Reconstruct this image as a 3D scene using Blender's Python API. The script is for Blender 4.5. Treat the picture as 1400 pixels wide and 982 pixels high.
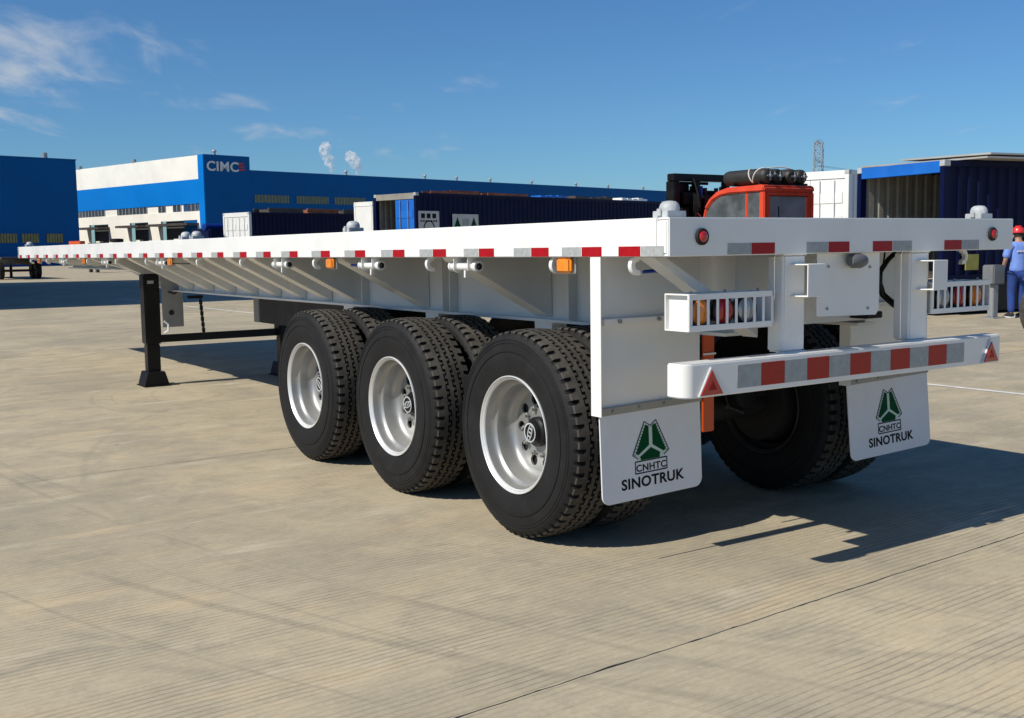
import bpy, bmesh, math, random
from math import sin, cos, pi, radians, atan2, sqrt
from mathutils import Vector, Matrix, noise
random.seed(7)
S = bpy.context.scene
COL = S.collection
for o in list(bpy.data.objects): bpy.data.objects.remove(o)

# ------------------------------------------------------------------ camera
cam_d = bpy.data.cameras.new('camera'); cam = bpy.data.objects.new('camera', cam_d); COL.objects.link(cam)
R_ = Vector((0.82783, -0.56078, -0.01467)); U_ = Vector((0.06897, 0.07580, 0.99473)); F_ = Vector((0.55672, 0.82449, -0.10143))
m = Matrix((R_, U_, -F_)).transposed().to_4x4(); m.translation = Vector((-3.1055, -3.4181, 1.5113))
cam.matrix_world = m
cam_d.sensor_width = 36; cam_d.lens = 1493.37/1400*36; cam_d.clip_start = .05; cam_d.clip_end = 6000
S.camera = cam
S.render.resolution_x = 1024; S.render.resolution_y = 718

# ------------------------------------------------------------------ sky, sun, exposure
SUN_EL = radians(43.9)
sun_dir = Vector((-1.04, 0.012, 1.0)).normalized()          # towards the sun
W = bpy.data.worlds.new('World'); S.world = W; W.use_nodes = True
nt = W.node_tree; nt.nodes.clear()
def N(t, typ, **kw):
    n = t.nodes.new(typ)
    for k, v in kw.items():
        if k == 'inp':
            for i, x in v.items(): n.inputs[i].default_value = x
        else: setattr(n, k, v)
    return n
def LK(t, a, b): t.links.new(a, b)
def M_(t, op, a, b=None, clamp=False):
    n = t.nodes.new('ShaderNodeMath'); n.operation = op; n.use_clamp = clamp
    for i, x in enumerate((a, b)):
        if x is None: continue
        if isinstance(x, (int, float)): n.inputs[i].default_value = x
        else: t.links.new(x, n.inputs[i])
    return n.outputs[0]
def ramp(t, fac, p0, p1, c0=0.0, c1=1.0):
    n = t.nodes.new('ShaderNodeMapRange'); n.interpolation_type = 'SMOOTHSTEP'
    t.links.new(fac, n.inputs[0])
    for i, v in zip((1, 2, 3, 4), (p0, p1, c0, c1)): n.inputs[i].default_value = v
    return n.outputs[0]
sky = N(nt, 'ShaderNodeTexSky'); sky.sky_type = 'NISHITA'; sky.sun_disc = False
sky.sun_elevation = SUN_EL; sky.sun_rotation = radians(-90); sky.altitude = 0
sky.air_density = 1.0; sky.dust_density = .2; sky.ozone_density = 4.0
tc = N(nt, 'ShaderNodeTexCoord'); sp = N(nt, 'ShaderNodeSeparateXYZ'); LK(nt, tc.outputs['Generated'], sp.inputs[0])
zc = M_(nt, 'ADD', M_(nt, 'MAXIMUM', sp.outputs[2], 0.0), .06)
cb = N(nt, 'ShaderNodeCombineXYZ'); LK(nt, M_(nt, 'DIVIDE', sp.outputs[0], zc), cb.inputs[0]); LK(nt, M_(nt, 'DIVIDE', sp.outputs[1], zc), cb.inputs[1])
mp1 = N(nt, 'ShaderNodeMapping'); LK(nt, cb.outputs[0], mp1.inputs[0]); mp1.inputs['Rotation'].default_value = (0, 0, radians(30))
mp = N(nt, 'ShaderNodeMapping'); LK(nt, mp1.outputs[0], mp.inputs[0]); mp.inputs['Scale'].default_value = (1.9, .75, 1)
n1 = N(nt, 'ShaderNodeTexNoise', inp={'Scale': 1.7, 'Detail': 10, 'Roughness': .56, 'Distortion': .4}); LK(nt, mp.outputs[0], n1.inputs[0])
n2 = N(nt, 'ShaderNodeTexNoise', inp={'Scale': .5, 'Detail': 3, 'Roughness': .5}); LK(nt, mp.outputs[0], n2.inputs[0])
# a bank of thin cloud high on the left, a few small wisps lower down
cover = None
for (bx, by, br, ba) in ((.80,4.40,1.02,1.12),(1.0,5.7,.7,.55),(1.78,5.03,.36,.95),(2.42,5.08,.24,.9),(2.3,5.66,.5,.75),(3.32,5.98,.55,.7),(2.57,4.12,.30,.55),(-1.6,3.9,1.2,.8),(-2.2,-3.0,1.3,.8),(4.4,-3.2,1.0,.8)):
    vd = N(nt, 'ShaderNodeVectorMath'); vd.operation = 'DISTANCE'; LK(nt, cb.outputs[0], vd.inputs[0]); vd.inputs[1].default_value = (bx, by, 0)
    k_ = ramp(nt, vd.outputs['Value'], br, br*.15, 0., ba); cover = k_ if cover is None else M_(nt, 'MAXIMUM', cover, k_)
cov = M_(nt, 'ADD', M_(nt, 'MULTIPLY', cover, .30), M_(nt, 'MULTIPLY', n2.outputs[0], .05))
dens = ramp(nt, M_(nt, 'ADD', n1.outputs[0], cov), .635, 1.02)
lowfade = ramp(nt, sp.outputs[2], .02, .10)
dens = M_(nt, 'MULTIPLY', M_(nt, 'MULTIPLY', dens, lowfade), .80)
mx = N(nt, 'ShaderNodeMix'); mx.data_type = 'RGBA'; LK(nt, dens, mx.inputs[0]); tn = N(nt, 'ShaderNodeMix'); tn.data_type = 'RGBA'; tn.blend_type = 'MULTIPLY'; tn.inputs[0].default_value = 1; tn.inputs[7].default_value = (.50, .80, 1.06, 1); LK(nt, sky.outputs[0], tn.inputs[6]); LK(nt, tn.outputs[2], mx.inputs[6]); mx.inputs[7].default_value = (5.6, 6.2, 7.0, 1)
bg = N(nt, 'ShaderNodeBackground'); bg.inputs[1].default_value = .089
out = N(nt, 'ShaderNodeOutputWorld'); LK(nt, mx.outputs[2], bg.inputs[0]); LK(nt, bg.outputs[0], out.inputs[0])
sl = bpy.data.lights.new('sun', 'SUN'); sl.energy = 5.0; sl.angle = radians(.5); sl.color = (1, .94, .83)
so = bpy.data.objects.new('sun', sl); COL.objects.link(so); so.rotation_euler = sun_dir.to_track_quat('Z', 'Y').to_euler(); so.location = (-30, 0, 40)
S.view_settings.view_transform = 'Standard'; S.view_settings.look = 'None'; S.view_settings.exposure = 0.0; S.view_settings.gamma = 1
S.view_settings.use_curve_mapping = False
try: S.cycles.max_bounces = 8; S.cycles.volume_bounces = 6
except Exception: pass

# ------------------------------------------------------------------ materials
MATS = {}
def pmat(name, col, rough=.5, metal=0., var=.10, scale=3., bump=0., bscale=60., coat=0., dirt=None, dirt_amt=0., spec=.5, emit=None, trans=0.):
    mt = bpy.data.materials.new(name); mt.use_nodes = True; t = mt.node_tree; b = t.nodes['Principled BSDF']
    geo = N(t, 'ShaderNodeNewGeometry')
    nz = N(t, 'ShaderNodeTexNoise', inp={'Scale': scale, 'Detail': 6, 'Roughness': .6}); LK(t, geo.outputs['Position'], nz.inputs[0])
    hs = N(t, 'ShaderNodeMix'); hs.data_type = 'RGBA'
    c = Vector(col)
    hs.inputs[6].default_value = (*(c*(1-var)), 1); hs.inputs[7].default_value = (*[min(x*(1+var), .95) for x in c], 1)
    LK(t, ramp(t, nz.outputs[0], .3, .7), hs.inputs[0]); cur = hs.outputs[2]
    if dirt:
        n2 = N(t, 'ShaderNodeTexNoise', inp={'Scale': scale*2.3, 'Detail': 8, 'Roughness': .7}); LK(t, geo.outputs['Position'], n2.inputs[0])
        d = N(t, 'ShaderNodeMix'); d.data_type = 'RGBA'; LK(t, M_(t, 'MULTIPLY', ramp(t, n2.outputs[0], .48, .78), dirt_amt), d.inputs[0])
        LK(t, cur, d.inputs[6]); d.inputs[7].default_value = (*dirt, 1); cur = d.outputs[2]
    LK(t, cur, b.inputs['Base Color'])
    LK(t, ramp(t, nz.outputs[0], .25, .75, max(rough-.08, .02), min(rough+.1, 1)), b.inputs['Roughness'])
    b.inputs['Metallic'].default_value = metal; b.inputs['Specular IOR Level'].default_value = spec
    if coat: b.inputs['Coat Weight'].default_value = coat; b.inputs['Coat Roughness'].default_value = .12
    if trans: b.inputs['Transmission Weight'].default_value = trans
    if bump:
        n3 = N(t, 'ShaderNodeTexNoise', inp={'Scale': bscale, 'Detail': 4}); LK(t, geo.outputs['Position'], n3.inputs[0])
        bp = N(t, 'ShaderNodeBump', inp={'Strength': bump, 'Distance': .01}); LK(t, n3.outputs[0], bp.inputs['Height']); LK(t, bp.outputs[0], b.inputs['Normal'])
    MATS[name] = mt; return mt
WHITE = pmat('white_paint', (.80, .80, .78), .34, var=.025, scale=1.6, coat=.25, dirt=(.52, .48, .40), dirt_amt=.16, bump=.10, bscale=5)
FLAPW = pmat('white_flap_rubber', (.70, .71, .74), .5, var=.03, dirt=(.4, .37, .32), dirt_amt=.12)
SILVER = pmat('silver_rim_paint', (.35, .35, .34), .40, metal=.60, var=.04, scale=5, dirt=(.26, .25, .23), dirt_amt=.12)
LIP = pmat('bright_rim_lip', (.74, .74, .73), .32, metal=.3, var=.04)
RUBBER = pmat('tyre_rubber', (.0095, .0095, .010), .68, var=.22, scale=5, dirt=(.036, .033, .029), dirt_amt=.32, bump=.12, bscale=220, spec=.28)
TREAD = pmat('tread_rubber', (.062, .057, .050), .86, var=.28, scale=9, dirt=(.14, .125, .10), dirt_amt=.6, bump=.2, bscale=160, spec=.3)
BLACK = pmat('black_enamel', (.007, .007, .008), .42, var=.2, dirt=(.03, .027, .022), dirt_amt=.2, spec=.3)
DARK = pmat('dark_grease_steel', (.03, .028, .026), .6, var=.3, dirt=(.04, .035, .028), dirt_amt=.4, spec=.25)
GREY = pmat('grey_casting', (.42, .44, .45), .5, var=.15, scale=9, bump=.3, bscale=60)
HOLE = pmat('dark_socket', (.01, .01, .01), .8)
ALU = pmat('raw_aluminium_strip', (.34, .32, .28), .55, metal=.2, var=.15)
TRED = pmat('red_reflective_tape', (.36, .003, .008), .36, var=.10, scale=30, spec=.25, bump=.25, bscale=240)
TGRY = pmat('silver_reflective_tape', (.36, .38, .38), .42, var=.12, scale=40, spec=.3, bump=.25, bscale=240)
TRED2 = pmat('orange_red_reflective_tape', (.40, .030, .016), .42, var=.10, scale=30, spec=.25, bump=.25, bscale=240)
REDL = pmat('red_lens', (.42, .012, .012), .15, var=.15, coat=.8)
AMBL = pmat('amber_lens', (.80, .25, .015), .15, var=.15, scale=20, coat=.8, bump=.3, bscale=90)
CLRL = pmat('clear_lens', (.42, .43, .45), .12, var=.2, coat=.8, metal=.3)
GREEN = pmat('emblem_green', (.0, .055, .018), .6, var=.05, spec=.08)
PGREEN = pmat('emblem_pale', (.50, .62, .54), .5, var=.05)
INK = pmat('black_lettering', (.010, .010, .012), .6, var=.05, spec=.1)
ORANGE = pmat('orange_enamel', (.60, .085, .012), .4, var=.12, dirt=(.2, .05, .02), dirt_amt=.3)
BLUEH = pmat('blue_hose', (.01, .05, .40), .4)
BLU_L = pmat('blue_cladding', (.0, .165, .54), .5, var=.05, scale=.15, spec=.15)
BLU_SHADED = pmat('shaded_blue_cladding', (.0, .090, .30), .5, var=.06, scale=.15, spec=.12)  # same blue as the front, darkened in its colour for shaded walls
CREAM = pmat('cream_cladding', (.80, .77, .68), .55, var=.05, scale=.2, dirt=(.5, .46, .38), dirt_amt=.2)
GLASSB = pmat('window_glass', (.05, .06, .07), .12, var=.3, coat=.4)
GLAZE = pmat('yellowed_glazing', (.20, .20, .07), .4, var=.25, scale=1.5)
MULL = pmat('window_mullion', (.32, .34, .34), .5)
NAVY = pmat('navy_container_paint', (.001, .0045, .036), .5, var=.12, scale=.8, dirt=(.02, .014, .02), dirt_amt=.25, spec=.15)
BLUEC = pmat('blue_container_paint', (.008, .13, .52), .42, var=.10, scale=1, dirt=(.15, .10, .07), dirt_amt=.15)
CINT = pmat('container_lining', (.27, .26, .23), .6, var=.12, dirt=(.2, .16, .12), dirt_amt=.3)
RUST = pmat('rusty_steel', (.25, .085, .04), .8, var=.35, scale=3)
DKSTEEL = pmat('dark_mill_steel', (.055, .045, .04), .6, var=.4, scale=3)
REDCAB = pmat('red_cab_paint', (.66, .070, .032), .34, var=.07, dirt=(.22, .05, .03), dirt_amt=.25, coat=.3)
TANK = pmat('black_gas_cylinder', (.022, .021, .02), .55, var=.25, dirt=(.09, .08, .065), dirt_amt=.3)
SKIN = pmat('skin', (.40, .22, .15), .55, var=.06)
SHIRT = pmat('blue_work_shirt', (.16, .27, .66), .85, var=.10, scale=14, bump=.4, bscale=22)
JEANS = pmat('dark_blue_trousers', (.016, .05, .22), .85, var=.15, scale=14, bump=.4, bscale=22)
HELM = pmat('red_helmet', (.62, .03, .03), .3, coat=.4)
SHOE = pmat('shoe_white', (.6, .6, .6), .6); SHOEB = pmat('shoe_black', (.03, .03, .035), .6); HAIR = pmat('hair', (.012, .01, .009), .7)
GALV = pmat('galvanised_steel', (.30, .31, .32), .5, metal=.3, dirt=(.2,.18,.15), dirt_amt=.3)
PAINTL = pmat('worn_white_line', (.66, .65, .60), .8, var=.2, scale=6, dirt=(.4, .36, .29), dirt_amt=.8)
FILL = pmat('joint_filler', (.055, .048, .038), .95, var=.4, scale=25)
ROOFG = pmat('grey_roof_sheet', (.36, .35, .33), .6, var=.12, scale=.8)
LIMEC = pmat('yellow_drum_paint', (.30, .28, .06), .5, var=.2)

def concrete():
    mt = bpy.data.materials.new('yard_concrete'); mt.use_nodes = True; t = mt.node_tree; b = t.nodes['Principled BSDF']
    geo = N(t, 'ShaderNodeNewGeometry'); pos = geo.outputs['Position']
    oi = N(t, 'ShaderNodeObjectInfo')
    big = N(t, 'ShaderNodeTexNoise', inp={'Scale': .55, 'Detail': 5, 'Roughness': .6, 'Distortion': .6}); LK(t, pos, big.inputs[0])
    mid = N(t, 'ShaderNodeTexNoise', inp={'Scale': 2.2, 'Detail': 10, 'Roughness': .72, 'Distortion': .5}); LK(t, pos, mid.inputs[0])
    fin = N(t, 'ShaderNodeTexNoise', inp={'Scale': 46, 'Detail': 8, 'Roughness': .75}); LK(t, pos, fin.inputs[0])
    # streaks drawn out along the tining direction
    mpp = N(t, 'ShaderNodeMapping'); LK(t, pos, mpp.inputs[0]); mpp.inputs['Rotation'].default_value = (0, 0, radians(-3)); mpp.inputs['Scale'].default_value = (.55, 2.8, 1)
    stk = N(t, 'ShaderNodeTexNoise', inp={'Scale': 1.3, 'Detail': 6, 'Roughness': .62, 'Distortion': .4}); LK(t, mpp.outputs[0], stk.inputs[0])
    c1 = N(t, 'ShaderNodeMix'); c1.data_type = 'RGBA'; LK(t, ramp(t, big.outputs[0], .32, .68), c1.inputs[0])
    c1.inputs[6].default_value = (.352, .305, .218, 1); c1.inputs[7].default_value = (.462, .392, .266, 1)
    c2 = N(t, 'ShaderNodeMix'); c2.data_type = 'RGBA'; LK(t, M_(t, 'MULTIPLY', ramp(t, mid.outputs[0], .46, .68), .55), c2.inputs[0]); LK(t, c1.outputs[2], c2.inputs[6]); c2.inputs[7].default_value = (.295, .258, .190, 1)
    c3 = N(t, 'ShaderNodeMix'); c3.data_type = 'RGBA'; LK(t, M_(t, 'MULTIPLY', ramp(t, stk.outputs[0], .54, .72), .7), c3.inputs[0]); LK(t, c2.outputs[2], c3.inputs[6]); c3.inputs[7].default_value = (.54, .475, .35, 1)
    yl = N(t, 'ShaderNodeTexNoise', inp={'Scale': .9, 'Detail': 7, 'Roughness': .66, 'Distortion': .8}); LK(t, mpp.outputs[0], yl.inputs[0])
    c3b = N(t, 'ShaderNodeMix'); c3b.data_type = 'RGBA'; LK(t, M_(t, 'MULTIPLY', ramp(t, yl.outputs[0], .52, .70), .65), c3b.inputs[0]); LK(t, c3.outputs[2], c3b.inputs[6]); c3b.inputs[7].default_value = (.53, .42, .265, 1)
    gy = N(t, 'ShaderNodeTexNoise', inp={'Scale': 1.25, 'Detail': 9, 'Roughness': .7, 'Distortion': 1.0}); mg = N(t, 'ShaderNodeMapping'); LK(t, pos, mg.inputs[0]); mg.inputs['Location'].default_value = (13, 7, 2); LK(t, mg.outputs[0], gy.inputs[0])
    c3c = N(t, 'ShaderNodeMix'); c3c.data_type = 'RGBA'; LK(t, M_(t, 'MULTIPLY', ramp(t, gy.outputs[0], .53, .70), .6), c3c.inputs[0]); LK(t, c3b.outputs[2], c3c.inputs[6]); c3c.inputs[7].default_value = (.272, .245, .194, 1)
    cur = c3c.outputs[2]
    mf = N(t, 'ShaderNodeMapping'); LK(t, pos, mf.inputs[0]); mf.inputs['Rotation'].default_value = (0, 0, radians(-3)); mf.inputs['Scale'].default_value = (3.5, 9, 1)
    fs_ = N(t, 'ShaderNodeTexNoise', inp={'Scale': 2.6, 'Detail': 9, 'Roughness': .74, 'Distortion': .3}); LK(t, mf.outputs[0], fs_.inputs[0])
    # tining: shallow parallel grooves, worn away in patches
    mw = N(t, 'ShaderNodeMapping'); LK(t, pos, mw.inputs[0]); mw.inputs['Rotation'].default_value = (0, 0, radians(-3))
    wob = N(t, 'ShaderNodeTexNoise', inp={'Scale': .8, 'Detail': 2}); LK(t, pos, wob.inputs[0])
    sx = N(t, 'ShaderNodeSeparateXYZ'); LK(t, mw.outputs[0], sx.inputs[0])
    yy = M_(t, 'ADD', sx.outputs[1], M_(t, 'MULTIPLY', wob.outputs[0], .09))
    ph = M_(t, 'MULTIPLY', yy, 2*pi/.037)
    wv = M_(t, 'SINE', ph)
    gro = ramp(t, wv, .52, .97)
    wear = N(t, 'ShaderNodeTexNoise', inp={'Scale': 1.05, 'Detail': 5, 'Roughness': .6}); LK(t, mpp.outputs[0], wear.inputs[0])
    rag = M_(t, 'MULTIPLY', ramp(t, fin.outputs[0], .3, .62, .55, 1.), ramp(t, mid.outputs[0], .36, .56, .35, 1.))
    keep = M_(t, 'MULTIPLY', ramp(t, wear.outputs[0], .35, .55, .06, 1.), rag)
    gk = M_(t, 'MULTIPLY', gro, keep)
    c4 = N(t, 'ShaderNodeMix'); c4.data_type = 'RGBA'; LK(t, M_(t, 'MULTIPLY', gk, .60), c4.inputs[0]); LK(t, cur, c4.inputs[6]); c4.inputs[7].default_value = (.15, .135, .112, 1); cur = c4.outputs[2]
    # rubber arcs left by turning lorries
    tot = None
    jit = M_(t, 'MULTIPLY', big.outputs[0], .12)
    for (cx, cy, rr, w, a) in [(15.2, 6.6, 17.25, .035, .55), (14.9, 6.2, 17.2, .02, .35), (9.2, 5.6, 11.8, .05, .5), (9.0, 5.2, 11.9, .02, .4), (4.3, 3.2, 5.9, .05, .35), (7.0, 6.0, 8.9, .03, .4), (1.7, 7.9, 2.25, .03, .45), (1.7, 7.9, 2.05, .02, .4), (1.8, 7.9, 1.75, .03, .3), (-6, -3, 7.2, .03, .30), (-8, 30, 16, .06, .4), (16, -6, 9, .05, .35)]:
        v = N(t, 'ShaderNodeVectorMath'); v.operation = 'DISTANCE'; LK(t, pos, v.inputs[0]); v.inputs[1].default_value = (cx, cy, 0)
        d = M_(t, 'ABSOLUTE', M_(t, 'SUBTRACT', M_(t, 'ADD', v.outputs['Value'], jit), rr))
        k = M_(t, 'MULTIPLY', ramp(t, d, w*.9, w*.2), a)
        tot = k if tot is None else M_(t, 'MAXIMUM', tot, k)
    brk = ramp(t, big.outputs[0], .38, .60)
    c5 = N(t, 'ShaderNodeMix'); c5.data_type = 'RGBA'; LK(t, M_(t, 'MULTIPLY', M_(t, 'MULTIPLY', M_(t, 'MULTIPLY', tot, brk), ramp(t, fin.outputs[0], .36, .58)), .85), c5.inputs[0]); LK(t, cur, c5.inputs[6]); c5.inputs[7].default_value = (.16, .145, .12, 1); cur = c5.outputs[2]
    # speckle, oil spots
    vo = N(t, 'ShaderNodeTexVoronoi', inp={'Scale': 1.7, 'Randomness': 1.}); LK(t, pos, vo.inputs[0])
    spot = M_(t, 'MULTIPLY', ramp(t, vo.outputs['Distance'], .035, .012), .7)
    c6 = N(t, 'ShaderNodeMix'); c6.data_type = 'RGBA'; LK(t, spot, c6.inputs[0]); LK(t, cur, c6.inputs[6]); c6.inputs[7].default_value = (.07, .06, .05, 1); cur = c6.outputs[2]
    sc = N(t, 'ShaderNodeMix'); sc.data_type = 'RGBA'; sc.blend_type = 'MULTIPLY'; sc.inputs[0].default_value = 1; LK(t, cur, sc.inputs[6])
    vv = M_(t, 'MULTIPLY', ramp(t, fs_.outputs[0], .30, .70, .92, 1.08), M_(t, 'ADD', M_(t, 'MULTIPLY', oi.outputs['Random'], .10), .95))
    vv = M_(t, 'MULTIPLY', vv, ramp(t, fin.outputs[0], .28, .72, .92, 1.08))
    cc = N(t, 'ShaderNodeCombineColor'); [LK(t, vv, cc.inputs[i]) for i in range(3)]
    LK(t, cc.outputs[0], sc.inputs[7]); LK(t, sc.outputs[2], b.inputs['Base Color'])
    b.inputs['Roughness'].default_value = .86; b.inputs['Specular IOR Level'].default_value = .3
    hgt = M_(t, 'ADD', M_(t, 'MULTIPLY', gk, -.8), M_(t, 'ADD', M_(t, 'MULTIPLY', fin.outputs[0], .55), M_(t, 'MULTIPLY', mid.outputs[0], .5)))
    bp = N(t, 'ShaderNodeBump', inp={'Strength': .32, 'Distance': .006}); LK(t, hgt, bp.inputs['Height']); LK(t, bp.outputs[0], b.inputs['Normal'])
    return mt
CONC = concrete()

# ------------------------------------------------------------------ mesh helpers
class MB:
    def __init__(s): s.v = []; s.f = []; s.mi = []; s.cm = 0
    def add(s, vs, fs):
        k = len(s.v); s.v += [tuple(x) for x in vs]; s.f += [tuple(k+i for i in f) for f in fs]; s.mi += [s.cm]*len(fs); return s
    def box(s, x0, x1, y0, y1, z0, z1):
        return s.add([(x0,y0,z0),(x1,y0,z0),(x1,y1,z0),(x0,y1,z0),(x0,y0,z1),(x1,y0,z1),(x1,y1,z1),(x0,y1,z1)],
              [(0,3,2,1),(4,5,6,7),(0,1,5,4),(1,2,6,5),(2,3,7,6),(3,0,4,7)])
    def prism(s, poly, axis, a, b):     # poly: 2-D outline; extruded along axis from a to b
        n = len(poly)
        def P(p, t): return (t, p[0], p[1]) if axis == 'x' else (p[0], t, p[1]) if axis == 'y' else (p[0], p[1], t)
        vs = [P(p, a) for p in poly]+[P(p, b) for p in poly]
        return s.add(vs, [tuple(range(n))[::-1], tuple(range(n, 2*n))]+[(i, (i+1) % n, n+(i+1) % n, n+i) for i in range(n)])
    def cyl(s, p0, p1, r0, r1=None, n=16, caps=True):
        r1 = r0 if r1 is None else r1; p0 = Vector(p0); p1 = Vector(p1); d = (p1-p0).normalized()
        a = d.orthogonal().normalized(); b = d.cross(a); vs = []
        for p, r in ((p0, r0), (p1, r1)): vs += [p+(a*cos(2*pi*i/n)+b*sin(2*pi*i/n))*r for i in range(n)]
        fs = [(i, (i+1) % n, n+(i+1) % n, n+i) for i in range(n)]
        if caps: fs += [tuple(range(n))[::-1], tuple(range(n, 2*n))]
        return s.add(vs, fs)
    def tube(s, pts, r, n=8):
        pts = [Vector(p) for p in pts]; vs = []; a = None
        for i, p in enumerate(pts):
            d = (pts[min(i+1, len(pts)-1)]-pts[max(i-1, 0)]).normalized()
            a = d.orthogonal().normalized() if a is None else (a-d*a.dot(d)).normalized(); b = d.cross(a)
            rr = r[i] if isinstance(r, (list, tuple)) else r
            vs += [p+(a*cos(2*pi*k/n)+b*sin(2*pi*k/n))*rr for k in range(n)]
        fs = [(i*n+k, i*n+(k+1) % n, (i+1)*n+(k+1) % n, (i+1)*n+k) for i in range(len(pts)-1) for k in range(n)]
        fs += [tuple(range(n))[::-1], tuple(range((len(pts)-1)*n, len(pts)*n))]
        return s.add(vs, fs)
    def lathe(s, prof, c=(0,0,0), n=32, axis='x'):  # prof: (along axis, radius)
        vs = []
        for x, r in prof:
            for k in range(n):
                a = 2*pi*k/n
                p = (x, r*cos(a), r*sin(a)) if axis == 'x' else (r*cos(a), x, r*sin(a)) if axis == 'y' else (r*cos(a), r*sin(a), x)
                vs.append((p[0]+c[0], p[1]+c[1], p[2]+c[2]))
        return s.add(vs, [(i*n+k, i*n+(k+1) % n, (i+1)*n+(k+1) % n, (i+1)*n+k) for i in range(len(prof)-1) for k in range(n)])
    def sheet(s, pts): return s.add(pts, [tuple(range(len(pts)))])
    def mesh(s, name, mats, smooth=False, bevel=0., recalc=True, bseg=2):
        me = bpy.data.meshes.new(name); me.from_pydata(s.v, [], s.f)
        for mm in (mats if isinstance(mats, (list, tuple)) else [mats]): me.materials.append(mm)
        for p, i in zip(me.polygons, s.mi): p.material_index = i
        bm = bmesh.new(); bm.from_mesh(me)
        if recalc: bmesh.ops.recalc_face_normals(bm, faces=bm.faces)
        if bevel: bmesh.ops.bevel(bm, geom=[e for e in bm.edges if e.is_manifold and e.calc_face_angle(0) > .6], offset=bevel, segments=bseg, affect='EDGES', clamp_overlap=True)
        bm.to_mesh(me); bm.free()
        if smooth:
            for p in me.polygons: p.use_smooth = True
            me.set_sharp_from_angle(angle=radians(38))
        return me
    def build(s, name, mats, parent=None, smooth=False, bevel=0., recalc=True, bseg=2):
        return link(name, s.mesh(name, mats, smooth, bevel, recalc, bseg), parent)
def link(name, me, parent=None, loc=None, rotz=None):
    o = bpy.data.objects.new(name, me); COL.objects.link(o)
    if parent: o.parent = parent
    if loc: o.location = loc
    if rotz is not None: o.rotation_euler = (0, 0, rotz)
    return o
def tag(o, label=None, cat=None, group=None, kind=None):
    if label: o['label'] = label
    if cat: o['category'] = cat
    if group: o['group'] = group
    if kind: o['kind'] = kind
    return o
def thing(name, label, cat, loc=(0,0,0), rotz=0., group=None):
    o = bpy.data.objects.new(name, None); COL.objects.link(o); o.location = loc; o.rotation_euler = (0,0,rotz); o.empty_display_size = .3
    return tag(o, label, cat, group)
def kids(o): return [c for c in bpy.data.objects if c.parent == o]
def copy_tree(o, parent=None):
    c = o.copy(); COL.objects.link(c); c.parent = parent
    for k in kids(o): copy_tree(k, c)
    return c
def box(name, mat, parent, x0, x1, y0, y1, z0, z1, bevel=0.): return MB().box(x0,x1,y0,y1,z0,z1).build(name, mat, parent, bevel=bevel)
def text_mesh(body, size, weight=0., width=1., depth=.0006, align='CENTER'):
    cu = bpy.data.curves.new('txt', 'FONT'); cu.body = body; cu.size = size; cu.align_x = align; cu.align_y = 'BOTTOM_BASELINE'; cu.space_character = 1.06
    cu.extrude = depth; cu.offset = weight; cu.resolution_u = 4
    o = bpy.data.objects.new('txt', cu); COL.objects.link(o); dg = bpy.context.evaluated_depsgraph_get(); dg.update()
    me = bpy.data.meshes.new_from_object(o.evaluated_get(dg)); bpy.data.objects.remove(o)
    for v in me.vertices: v.co = Vector((v.co.x*width, -v.co.z, v.co.y))     # stand it up, facing -y
    return me
def text(name, body, size, mat, parent, loc, weight=0., width=1., depth=.0006, rotz=0.):
    me = text_mesh(body, size, weight, width, depth); me.materials.clear(); me.materials.append(mat)
    return link(name, me, parent, loc, rotz)

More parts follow.
